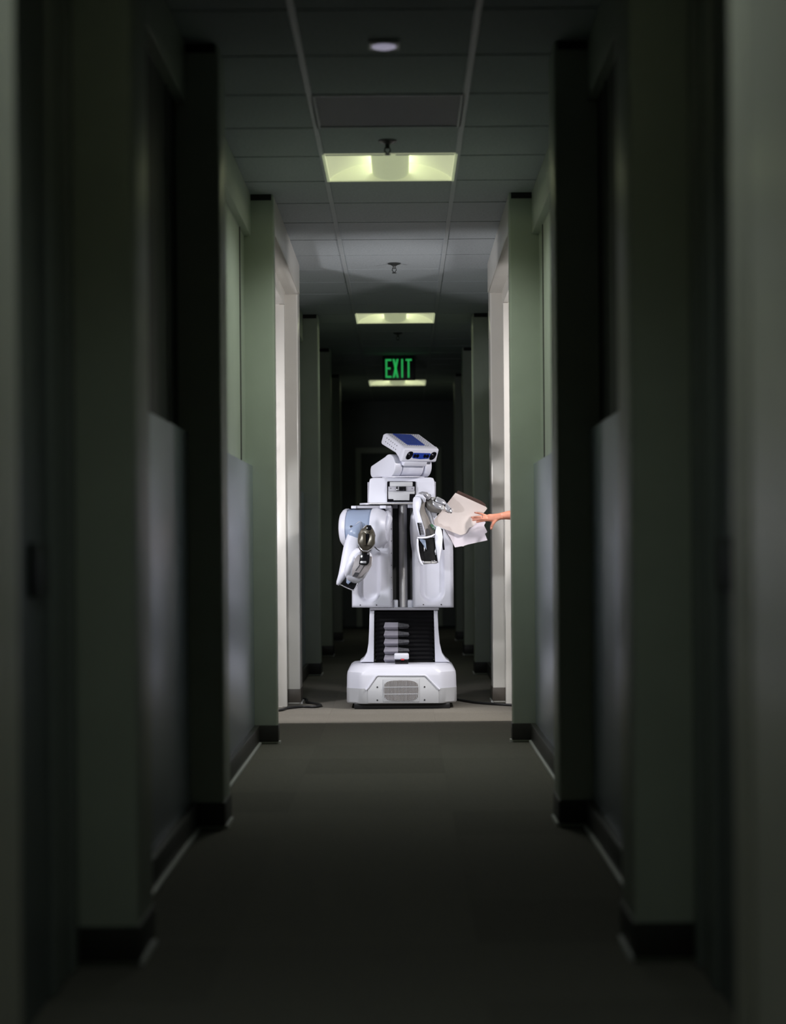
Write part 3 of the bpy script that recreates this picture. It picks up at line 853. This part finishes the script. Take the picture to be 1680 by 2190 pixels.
gc = obj('circuit_board', facet([(919, 1121), (924, 1121), (931, 1127), (931.5, 1131), (928, 1134), (923, 1129)], lambda x_: Yf + 0.012, 0.02), M['green'], fR)
obj('board_clip', MB().tube([at(925, 1128, Yf + 0.01), at(928.5, 1127, Yf + 0.006), at(929, 1131, Yf + 0.01)], 0.0028, n=6), M['chrome'], gc)
obj('forearm_back', MB().plimb([(909.5, 1083, Yf + 0.07, 2.5, 5), (912, 1091, Yf + 0.07, 5, 8), (917, 1100, Yf + 0.07, 6, 10), (921, 1110, Yf + 0.07, 5.5, 10), (925, 1122, Yf + 0.07, 4, 8)], n=14), M['white'], fR, smooth=60)
obj('forearm_back', MB().pprism([(920, 1095), (935, 1098), (929, 1108), (924, 1104)], Yf + 0.06, Yf + 0.10), M['midgrey'], fR, bevel=0.003)
# wrist joint: chrome barrel with a white collar
wR = obj('wrist', MB().plimb([(896, 1058.5, 11.63, 5, 9), (902, 1056, 11.63, 5, 12), (910, 1058, 11.63, 6, 12), (915, 1064, 11.63, 6, 11), (917, 1068, 11.63, 4, 8)], n=18), M['chrome'], robot, smooth=50)
obj('wrist_collar', MB().tube([at(889, 1060.5, 11.61), at(895, 1059, 11.595), at(902, 1061.5, 11.59), at(907, 1067, 11.59), at(908, 1073, 11.60)], [0.006, 0.010, 0.011, 0.011, 0.006], n=10), M['white'], wR, smooth=60)
obj('wrist_collar', MB().tube([at(897, 1055.5, 11.66), at(903, 1052.8, 11.66), at(910, 1053, 11.66), at(916, 1057.5, 11.66), at(919, 1064, 11.66)], 0.0065, n=10), M['white'], wR, smooth=60)
obj('wrist_wire', MB().tube([at(917.5, 1057, 11.65), at(920, 1058, 11.645), at(921, 1060.5, 11.645), at(919.5, 1063, 11.65)], 0.0018, n=6), M['cable'], wR)
obj('wrist_dark_gap', MB().pprism([(905, 1068), (913, 1066), (913, 1080), (907, 1082)], 11.64, 11.70), M['gloss'], wR)  # black block filling the space beside the wrist
# gripper: dark body, chrome covers, finger that pinches the card
g2 = obj('gripper', MB().plimb([(913, 1069, 11.66, 9, 9), (917, 1073, 11.66, 13, 12), (924, 1079, 11.66, 16, 13), (931, 1085, 11.66, 14, 12), (938, 1089, 11.66, 9, 10), (944, 1092, 11.66, 5, 7)], n=14, power=2.4), M['taupe'], robot, smooth=30)
obj('finger_cover', MB().pprism([(932.5, 1062.5), (936, 1062), (949, 1069), (954.5, 1075.5), (952, 1080), (946, 1079), (929.5, 1072.5)], 11.60, 11.66), M['chrome'], g2, bevel=0.005, seg=2)
obj('finger_cover', MB().pprism([(924, 1070.5), (929, 1073), (946, 1080), (944, 1087), (940, 1089), (931, 1085.5), (925, 1079)], 11.592, 11.66), M['chrome'], g2, bevel=0.005, seg=2)
obj('finger_cover', MB().pprism([(921.5, 1067), (923.5, 1063), (931, 1062.5), (927.5, 1070.5), (924, 1071)], 11.60, 11.66), M['steel'], g2, bevel=0.004, seg=2)
fg = obj('gripper_finger', MB().pprism([(953, 1077), (956, 1076), (965.5, 1088), (967.5, 1092), (966.5, 1096), (962, 1096.5), (954, 1093), (951, 1087)], 11.595, 11.63), M['chrome'], g2, bevel=0.004, seg=2)
for (x_, y_) in ((961.5, 1090), (963.5, 1087.5)):
    obj('bolt', MB().lathe(at(x_, y_, 11.596), (0, -1, 0), [(0, 0.0035), (0.003, 0.003)], n=8), M['hole'], fg)
obj('finger_pad', MB().pprism([(954, 1094), (962, 1097), (967, 1096), (965, 1097.8), (958, 1097), (950, 1093)], 11.60, 11.64), M['gloss'], fg)
obj('finger_clevis', MB().pprism([(940, 1081), (948, 1080), (951, 1085), (949, 1091), (942, 1090)], 11.594, 11.63), M['steel'], g2, bevel=0.004)
obj('arm_rod', MB().tube([at(944.5, 1132, 11.86), at(945.5, 1150, 11.86), at(948.5, 1176, 11.86)], 0.006, n=8), M['gloss'], robot)
obj('rod_bracket', MB().pprism([(942, 1130), (947, 1132), (945, 1142)], 11.85, 11.87), M['gloss'], robot)

# neck block with the tilting scanner bay
YN = 12.04
nb = obj('neck_block', MB().pprism([(789.5, 1030), (791, 1024), (797, 1021.8), (920, 1021), (926, 1022.5), (928.5, 1029), (930.5, 1074), (928, 1076), (790, 1076.5), (787.5, 1074)], YN, YN + 0.26), M['white'], robot, bevel=0.009, seg=3)
obj('neck_cheek', MB().pbox(785.5, 1031, 790, 1075.5, YN + 0.012, YN + 0.24), M['midgrey'], nb, bevel=0.002)
obj('neck_cheek', MB().pbox(927, 1030, 931.5, 1074, YN + 0.012, YN + 0.24), M['midgrey'], nb, bevel=0.002)
obj('neck_cheek_panel', MB().pprism([(891, 1031), (922, 1031), (923.5, 1050), (891, 1052)], YN - 0.001, YN + 0.02), M['white'], nb)
bay = obj('scanner_bay', MB().pprism([(827.5, 1031), (829, 1029.5), (887, 1029.5), (888.5, 1031), (888.7, 1073.6), (827.3, 1073.6)], YN - 0.006, YN + 0.02), M['gloss'], nb)
obj('bay_visor', MB().pbox(833, 1030.5, 882, 1040.5, YN - 0.022, YN), M['grey'], bay, bevel=0.004)
obj('bay_bar', MB().pbox(829.8, 1040.5, 886, 1050.5, YN - 0.018, YN), M['midgrey'], bay, bevel=0.002)
obj('bay_plate', MB().pprism([(829.5, 1049.5), (886.5, 1049.5), (886.5, 1056.5), (875.5, 1056.5), (875, 1070), (841, 1070), (841, 1067.5), (829.8, 1067.5)], YN - 0.012, YN), M['grey'], bay, bevel=0.002)
tl = obj('tilt_laser', MB().pbox(847, 1040.5, 868, 1050, YN - 0.026, YN), M['gloss'], bay, bevel=0.002)
obj('laser_pin', MB().pbox(850, 1041, 853, 1048.5, YN - 0.029, YN - 0.02), M['chrome'], tl)
for x_ in (835, 881):
    obj('screw', MB().lathe(at(x_, 1044.5, YN - 0.017), (0, -1, 0), [(0, 0.003), (0.003, 0.0025)], n=8), M['hole'], bay)
obj('neck_plate', MB().pbox(788, 1075, 930, 1078.5, YN + 0.0, YN + 0.25), M['steel'], robot, bevel=0.002)

# head: yaw to the right of the picture, pitched down; local frame w (width), d (forward), z
TH, AL = math.radians(33), math.radians(25)
W3 = Vector((math.cos(TH), math.sin(TH), 0))
D3 = Vector((math.sin(TH), -math.cos(TH), 0))
Z3 = Vector((0, 0, 1))
B3 = (-D3 * math.cos(AL) + Z3 * math.sin(AL))        # backwards along the head top
N3 = (D3 * math.sin(AL) + Z3 * math.cos(AL))         # head's own up
YH = 12.10
# yoke frame: axis point of the neck on the block
T0 = at(866, 1020.5, YH)


def yoke_pt(w_, d_, z_):
    return T0 + W3 * w_ + D3 * d_ + Z3 * z_


def side_prism(prof, w0, w1):
    return MB().prism([yoke_pt(w0, a, b) for a, b in prof], W3 * (w1 - w0))


def arc(cx_, cz_, r, a0, a1, n):
    return [(cx_ + r * math.cos(math.radians(a0 + (a1 - a0) * i / n)), cz_ + r * math.sin(math.radians(a0 + (a1 - a0) * i / n))) for i in range(n + 1)]


# side profile (d forward, z up), rounded triangle
rear = -0.215
fr_ = 0.070
lobe = arc(rear + 0.03, 0.030, 0.028, 270, 180, 4) + arc(rear + 0.040, 0.046, 0.038, 175, 132, 5) + \
    arc(fr_ - 0.070, 0.068, 0.070, 125, -75, 16)
lobe = [(a, max(0.0015, b)) for a, b in lobe]
yk = obj('neck_yoke', side_prism(lobe, -0.118, -0.062), M['white'], robot, bevel=0.005, seg=3, smooth=50)
lobe2 = arc(-0.03, 0.030, 0.028, 270, 180, 4) + arc(fr_ - 0.075, 0.068, 0.070, 125, -75, 16)
lobe2 = [(a, max(0.0015, b)) for a, b in lobe2]
obj('yoke_arm', side_prism(lobe2, 0.108, 0.155), M['white'], yk, bevel=0.005, seg=3, smooth=50)
drum_p = arc(0.0, 0.066, 0.062, 0, 360, 30)[:-1]
obj('tilt_drum', side_prism(drum_p, -0.052, 0.098), M['white'], yk, bevel=0.004, smooth=50)
obj('tilt_gap', side_prism(arc(0.0, 0.066, 0.050, 0, 360, 24)[:-1], -0.063, 0.109), M['midgrey'], yk, smooth=50)
obj('neck_disc', MB().lathe(yoke_pt(0.0, -0.02, 0), (0, 0, 1), [(-0.004, 0.13), (0.002, 0.13), (0.003, 0.10)], n=40), M['white'], robot)

HO = at(770 + 840 / 8.842, 900 + 508 / 8.842, 11.93)       # front top corner at the left of the picture


def hp(w_, a, b, out=0.0):
    """w along the head's width from its left side, a back along the top, b down the front"""
    return HO + W3 * w_ + B3 * (a - out) - N3 * b


HW = 0.245
prof = [(0.012, 0.0), (0.233, 0.0), (0.2585, 0.018), (0.262, 0.072), (0.250, 0.080), (0.085, 0.068), (0.045, 0.080), (0.020, 0.096), (0.0, 0.092), (0.0, 0.010)]
hd = obj('head', MB().prism([hp(0.0, a, b) for a, b in prof], W3 * HW), M['white'], robot, bevel=0.010, seg=3, smooth=50)
# front bezel: slightly proud cap wrapping the front
bez = [(-0.006, 0.004), (0.030, -0.003), (0.034, 0.080), (0.006, 0.093), (-0.007, 0.085)]
obj('front_bezel', MB().prism([hp(-0.004, a, b) for a, b in bez], W3 * (HW + 0.008)), M['white'], hd, bevel=0.009, seg=3, smooth=50)
chin = [(0.000, 0.090), (0.050, 0.085), (0.050, 0.114), (0.030, 0.124), (0.004, 0.122)]
obj('chin', MB().prism([hp(0.026, a, b) for a, b in chin], W3 * 0.165), M['white'], hd, bevel=0.004, smooth=50)


def front_disc(w_, b, rw, rb, m, name, par, out0, out1, n=24, power=2.4, skew=0.0):
    pts = [hp(w_ + p + q * skew, 0, b + q, out0) for p, q in barrel(rw, rb, power, n)]
    return obj(name, MB().prism(pts, -B3 * (out1 - out0)), m, par)


fb = 0.0065
for (w_, sk) in ((0.042, -0.25), (0.212, -0.25)):
    e = front_disc(w_, 0.046, 0.0205, 0.026, M['lens'], 'camera_eye', hd, fb, fb + 0.004, skew=sk)
    front_disc(w_ + 0.002, 0.048, 0.010, 0.011, M['gloss'], 'lens_ring', e, fb + 0.004, fb + 0.010)
    front_disc(w_ - 0.008, 0.036, 0.003, 0.004, M['chrome'], 'lens_glint', e, fb + 0.004, fb + 0.006, n=10)  # chrome dot modelled as a highlight on the eye
pts = [hp(a, 0, b, fb) for a, b in ((0.066, 0.033), (0.072, 0.029), (0.188, 0.029), (0.193, 0.033), (0.184, 0.064), (0.13, 0.068), (0.073, 0.064), (0.066, 0.058))]
bar = obj('blue_face_bar', MB().prism(pts, -B3 * 0.003), M['blue'], hd)
for w_ in (0.080, 0.100, 0.152, 0.172):
    front_disc(w_, 0.047, 0.0085, 0.011, M['lens'], 'stereo_lens', bar, fb + 0.003, fb + 0.007, n=16, power=2.2)

top_pts = [(0.047, 0.050), (0.055, 0.043), (0.172, 0.043), (0.172, 0.212), (0.042, 0.220)]
obj('blue_top_screen', MB().prism([hp(a, b, -0.0015) for a, b in top_pts], N3 * 0.0015 + N3 * 0.001), M['blue'], hd)
vh = MB()
for i in range(6):
    for j in range(2):
        a = 0.085 + i * 0.0245 + j * 0.004
        b = 0.022 + j * 0.026
        vh.lathe(hp(0.0005, a, b), -W3, [(-0.001, 0.0034), (0.0015, 0.0034)], n=8)
for i in range(9):
    for (w_) in (0.016, 0.031, 0.187, 0.203, 0.219):
        vh.lathe(hp(w_, 0.05 + i * 0.021, -0.0005), N3, [(0, 0.0026), (0.001, 0.0026)], n=6)
for i in range(10):
    vh.lathe(hp(0.04 + i * 0.0165, 0.036, -0.0005), N3, [(0, 0.0026), (0.001, 0.0026)], n=6)
obj('vent_holes', vh, M['hole'], hd)

# ------------------------------------------------------------------ cards held by the gripper
Yc = 11.70


def card(pts, y, tilt=0.0):
    # a thin card; depth leans linearly with picture x
    return [at(px, py, y + (px - 985) * tilt) for px, py in pts]


fo = tag(empty('manila_folder', at(982, 1100, Yc)), 'cream card folder pinched in the robot gripper, in front of the fingers of the hand', 'folder')
front_pts = card([(973.5, 1054), (1039, 1084), (1041.5, 1087.5), (1031, 1101), (1010, 1127), (1003, 1128), (995, 1141), (990, 1143), (984, 1144.5), (950, 1131.5), (921.5, 1120), (947, 1088)], Yc)
obj('front_cover', MB().prism(front_pts, Vector((0, 0.0025, 0))), M['folder'], fo)
band_pts = card([(979, 1049), (1030, 1072), (1039, 1080), (1036, 1086), (973, 1058)], Yc + 0.02)
obj('brown_band', MB().prism(band_pts, Vector((0, 0.002, 0))), M['brown'], fo)  # thin dark brown band along the folder's top edge
pf = tag(empty('tabbed_folder', at(1000, 1145, Yc + 0.03)), 'lilac white tabbed card hanging fanned out below the cream folder', 'folder')
tp = card([(940, 1112), (1030, 1108), (1038, 1117.5), (1034.5, 1123.5), (1041.5, 1137.5), (1036.5, 1141.5), (1042, 1155.5), (1000, 1164.5), (991, 1167.5), (972.5, 1170.8), (962, 1150), (949, 1130)], Yc + 0.012, 0.0001)
obj('sheet', MB().prism(tp, Vector((0, 0.002, 0))), M['paper'], pf)
ty = card([(1034, 1124), (1041.5, 1138), (1036, 1142), (1031, 1133)], Yc + 0.016, 0.0001)
obj('tab', MB().prism(ty, Vector((0, 0.002, 0))), M['paper'], pf)
ty = card([(986, 1166), (992, 1165), (991.5, 1168.5), (988, 1169.2)], Yc + 0.016, 0.0001)
obj('tab', MB().prism(ty, Vector((0, 0.002, 0))), M['paper'], pf)

# ------------------------------------------------------------------ the person reaching through the right doorway
YHd = 11.655
person = tag(empty('person', (1.28, 11.52, 0)), 'person in the right doorway reaching an arm with a ring towards the cream folder', 'person')
b = MB()
S = YHd / F_PX


def finger(pts, r0):
    r0 *= 1.12
    P = [at(x_, y_, YHd + d_) for x_, y_, d_ in pts]
    n = len(P)
    rad = [r0 * (1.0 - 0.28 * i / (n - 1)) for i in range(n)]
    P.append(P[-1] + (P[-1] - P[-2]).normalized() * r0 * 0.55)
    rad.append(rad[-1] * 0.45)
    b.tube(P, rad, n=12)


fingers = [
    ([(1050, 1103.5, 0), (1040, 1103, -0.004), (1032, 1100, -0.006), (1024, 1097.8, 0.006), (1015, 1096.3, 0.022)], 0.0068),
    ([(1050, 1106, 0), (1039, 1106.5, -0.010), (1028, 1105.8, -0.012), (1018, 1106.0, 0.004), (1008, 1106.6, 0.026)], 0.0078),
    ([(1050, 1108.5, 0), (1040, 1109.5, -0.012), (1030, 1109.7, -0.014), (1020, 1111.0, 0.003), (1010.5, 1112.4, 0.024)], 0.0080),
    ([(1051, 1111, 0), (1042, 1112, -0.008), (1035, 1113, -0.010), (1027, 1114.5, 0.004), (1019, 1116.4, 0.022)], 0.0077),
]
for f_, r_ in fingers:
    finger(f_, r_)
finger([(1064, 1109, 0.0), (1058, 1114, -0.006), (1053.5, 1120, -0.008), (1051.0, 1126, -0.004), (1049.8, 1131, 0.002)], 0.0095)
# palm
b.limb([(at(1040, 1107.3, YHd - 0.006), 0.016, 0.009), (at(1045, 1107.3, YHd - 0.004), 0.0225, 0.013), (at(1053, 1107.3, YHd - 0.001), 0.0225, 0.0145),
        (at(1061, 1106.3, YHd), 0.0225, 0.016), (at(1067, 1104.8, YHd), 0.0205, 0.017), (at(1072, 1103.8, YHd), 0.0205, 0.018)], n=20, power=2.4)
# forearm, elbow, upper arm
sh_p = Vector((1.15, 11.72, 1.40))
el_p = Vector((0.915, 11.70, 1.165))
wr_p = at(1066, 1104.8, YHd)
b.limb([(wr_p, 0.0195, 0.017), (at(1071, 1103.8, YHd + 0.001), 0.0205, 0.018), (at(1082, 1102.3, YHd + 0.008), 0.0245, 0.022), (at(1094, 1101.5, YHd + 0.015), 0.029, 0.028),
        (Vector((0.80, 11.69, 1.158)), 0.038, 0.040), (Vector((0.87, 11.70, 1.158)), 0.041, 0.042), (el_p, 0.040, 0.040), (Vector((0.96, 11.705, 1.20)), 0.044, 0.043), (Vector((1.04, 11.71, 1.285)), 0.050, 0.050), (sh_p, 0.056, 0.056)], n=20)
# chest, neck, head (facing the corridor, -x), other arm hanging
cxp, cyp = 1.24, 11.53
b.limb([(Vector((cxp, cyp, 1.02)), 0.10, 0.135), (Vector((cxp, cyp, 1.20)), 0.115, 0.16), (Vector((cxp, cyp, 1.36)), 0.105, 0.185), (Vector((cxp, cyp, 1.43)), 0.075, 0.15), (Vector((cxp, cyp, 1.47)), 0.055, 0.07)], n=24, ref=(0, 1, 0))
b.limb([(Vector((cxp, cyp, 1.42)), 0.055, 0.055), (Vector((cxp - 0.01, cyp, 1.50)), 0.050, 0.052), (Vector((cxp - 0.025, cyp, 1.56)), 0.052, 0.052)], n=16)
hc = Vector((cxp - 0.035, cyp, 1.625))
b.ball(hc + Vector((0.012, 0, 0.02)), (0.094, 0.074, 0.095), 24, 16)
b.ball(hc + Vector((-0.033, 0, -0.047)), (0.052, 0.047, 0.058), 20, 14)
b.limb([(hc + Vector((-0.083, 0, 0.01)), 0.008, 0.008), (hc + Vector((-0.103, 0, -0.018)), 0.012, 0.013), (hc + Vector((-0.085, 0, -0.028)), 0.010, 0.012)], n=10)
for s in (-1, 1):
    b.ball(hc + Vector((0.01, s * 0.075, -0.005)), (0.018, 0.010, 0.030), 12, 8)
sl = Vector((1.25, 11.36, 1.40))
b.limb([(sl, 0.055, 0.055), (Vector((1.26, 11.33, 1.25)), 0.046, 0.046), (Vector((1.27, 11.32, 1.12)), 0.040, 0.040), (Vector((1.25, 11.32, 0.98)), 0.034, 0.036), (Vector((1.22, 11.33, 0.87)), 0.024, 0.026)], n=16)
b.limb([(Vector((1.22, 11.33, 0.88)), 0.024, 0.018), (Vector((1.215, 11.335, 0.83)), 0.038, 0.016), (Vector((1.21, 11.34, 0.785)), 0.036, 0.014)], n=14)
for i in range(4):
    x_ = 1.177 + 0.022 * i
    b.tube([Vector((x_, 11.34, 0.80)), Vector((x_ - 0.002, 11.345, 0.755)), Vector((x_ + 0.002, 11.36, 0.715 + 0.008 * abs(i - 1.4)))], [0.009, 0.0085, 0.007], n=8)
b.tube([Vector((1.185, 11.335, 0.85)), Vector((1.16, 11.345, 0.81)), Vector((1.155, 11.355, 0.775))], [0.012, 0.010, 0.008], n=8)
body = obj('body', b, M['skin'], person, remesh=0.0030, relax=3, smooth=180)
rp0 = at(1032, 1107.0, YHd - 0.012)
ring = MB()
rr_ = []
for k in range(17):
    a = 2 * math.pi * k / 16
    rr_.append(at(1031.6, 1105.9, YHd - 0.011) + Vector((0.0006 * math.cos(a), 0.0086 * math.sin(a), 0.0086 * math.cos(a))))
ring.tube(rr_, 0.0014, n=6)
tag(obj('ring', ring, M['chrome'], person), 'silver finger ring')
for (x_, y_, d_) in ((1017, 1096.4, 0.010), (1010.5, 1106.2, 0.012), (1013, 1111.6, 0.011), (1021, 1115.6, 0.011)):
    obj('fingernail', MB().ball(at(x_, y_, YHd + d_), (0.0045, 0.0022, 0.0032), 10, 6), M['nail'], person)
obj('thumbnail', MB().ball(at(1050.2, 1129, YHd - 0.008), (0.0040, 0.0022, 0.0050), 10, 6), M['nail'], person)
for s in (-1, 1):
    obj('eye', MB().ball(hc + Vector((-0.068, s * 0.031, 0.006)), (0.014, 0.014, 0.0085), 14, 10), M['eyew'], person)
    obj('iris', MB().ball(hc + Vector((-0.0805, s * 0.031, 0.006)), (0.003, 0.0055, 0.0055), 10, 8), M['hole'], person)
    obj('eyebrow', MB().limb([(hc + Vector((-0.078, s * 0.014, 0.030)), 0.003, 0.004), (hc + Vector((-0.074, s * 0.034, 0.035)), 0.003, 0.004), (hc + Vector((-0.060, s * 0.052, 0.029)), 0.002, 0.003)], n=8), M['hair'], person)
obj('mouth', MB().limb([(hc + Vector((-0.078, -0.024, -0.060)), 0.002, 0.002), (hc + Vector((-0.087, 0, -0.058)), 0.009, 0.007), (hc + Vector((-0.078, 0.024, -0.060)), 0.002, 0.002)], n=10), M['lip'], person)
hr = MB().ball(hc + Vector((0.024, 0, 0.035)), (0.098, 0.084, 0.096), 24, 16)
hr.limb([(hc + Vector((0.075, 0, 0.03)), 0.05, 0.07), (hc + Vector((0.085, 0, -0.06)), 0.035, 0.06), (hc + Vector((0.075, 0, -0.12)), 0.012, 0.04)], n=14)
obj('hair', hr, M['hair'], person, remesh=0.006, relax=2, smooth=180)
st_ = MB()
st_.limb([(Vector((cxp, cyp, 0.90)), 0.125, 0.175), (Vector((cxp, cyp, 1.02)), 0.115, 0.155), (Vector((cxp, cyp, 1.20)), 0.130, 0.18), (Vector((cxp, cyp, 1.36)), 0.120, 0.20), (Vector((cxp, cyp, 1.435)), 0.085, 0.165), (Vector((cxp, cyp, 1.465)), 0.062, 0.085)], n=28, ref=(0, 1, 0))
st_.limb([(sh_p + Vector((0.03, -0.03, 0.01)), 0.064, 0.066), (sh_p, 0.066, 0.066), (Vector((1.02, 11.71, 1.265)), 0.062, 0.062)], n=18)
st_.limb([(sl + Vector((0, 0.03, 0.01)), 0.064, 0.066), (sl, 0.066, 0.066), (Vector((1.265, 11.325, 1.20)), 0.058, 0.058)], n=18)
obj('shirt', st_, M['shirt'], person, remesh=0.008, relax=2, smooth=180)
tr = MB().limb([(Vector((cxp, cyp, 0.95)), 0.118, 0.165), (Vector((cxp, cyp, 0.86)), 0.125, 0.180), (Vector((cxp, cyp, 0.78)), 0.110, 0.170)], n=24, ref=(0, 1, 0))
for s in (-1, 1):
    tr.limb([(Vector((cxp, cyp + s * 0.090, 0.84)), 0.088, 0.088), (Vector((cxp, cyp + s * 0.095, 0.62)), 0.078, 0.078), (Vector((cxp, cyp + s * 0.10, 0.46)), 0.062, 0.062), (Vector((cxp + 0.01, cyp + s * 0.10, 0.28)), 0.058, 0.058), (Vector((cxp + 0.015, cyp + s * 0.10, 0.07)), 0.052, 0.052)], n=18)
    shoe = MB().limb([(Vector((cxp + 0.07, cyp + s * 0.10, 0.035)), 0.034, 0.034), (Vector((cxp + 0.03, cyp + s * 0.10, 0.045)), 0.044, 0.040), (Vector((cxp - 0.06, cyp + s * 0.105, 0.034)), 0.033, 0.043), (Vector((cxp - 0.14, cyp + s * 0.11, 0.026)), 0.025, 0.042), (Vector((cxp - 0.17, cyp + s * 0.11, 0.022)), 0.016, 0.028)], n=16, ref=(0, 1, 0))
    obj('shoe', shoe, M['shoe'], person, smooth=60)
obj('trousers', tr, M['denim'], person, remesh=0.008, relax=2, smooth=180)

# ------------------------------------------------------------------ cables on the carpet
def cable(name, label, pts, r):
    # smooth through the points
    P = [Vector(p) for p in pts]
    out = []
    for i in range(len(P) - 1):
        p0, p1, p2, p3 = P[max(i - 1, 0)], P[i], P[i + 1], P[min(i + 2, len(P) - 1)]
        for k in range(6):
            t_ = k / 6
            out.append(0.5 * ((2 * p1) + (p2 - p0) * t_ + (2 * p0 - 5 * p1 + 4 * p2 - p3) * t_ ** 2 + (3 * p1 - p0 - 3 * p2 + p3) * t_ ** 3))
    out.append(P[-1])
    return tag(obj(name, MB().tube(out, r, n=8), M['cable'], None, smooth=80), label, 'cable')


r = 0.008
cable('floor_cable', 'black cable looping out of the left doorway across the carpet edge', [(-1.0, 11.75, r), (-0.72, 11.78, r), (-0.66, 11.95, r), (-0.58, 12.05, r), (-0.50, 12.03, r), (-0.465, 12.13, r), (-0.50, 12.26, r), (-0.565, 12.40, r), (-0.58, 12.62, r), (-0.67, 12.80, r)], r)
cable('floor_cable', 'black cable trailing from behind the robot into the right doorway', [(0.34, 12.66, r), (0.42, 12.42, r), (0.50, 12.25, r), (0.58, 12.16, r), (0.70, 12.05, r), (0.95, 11.95, r)], r)
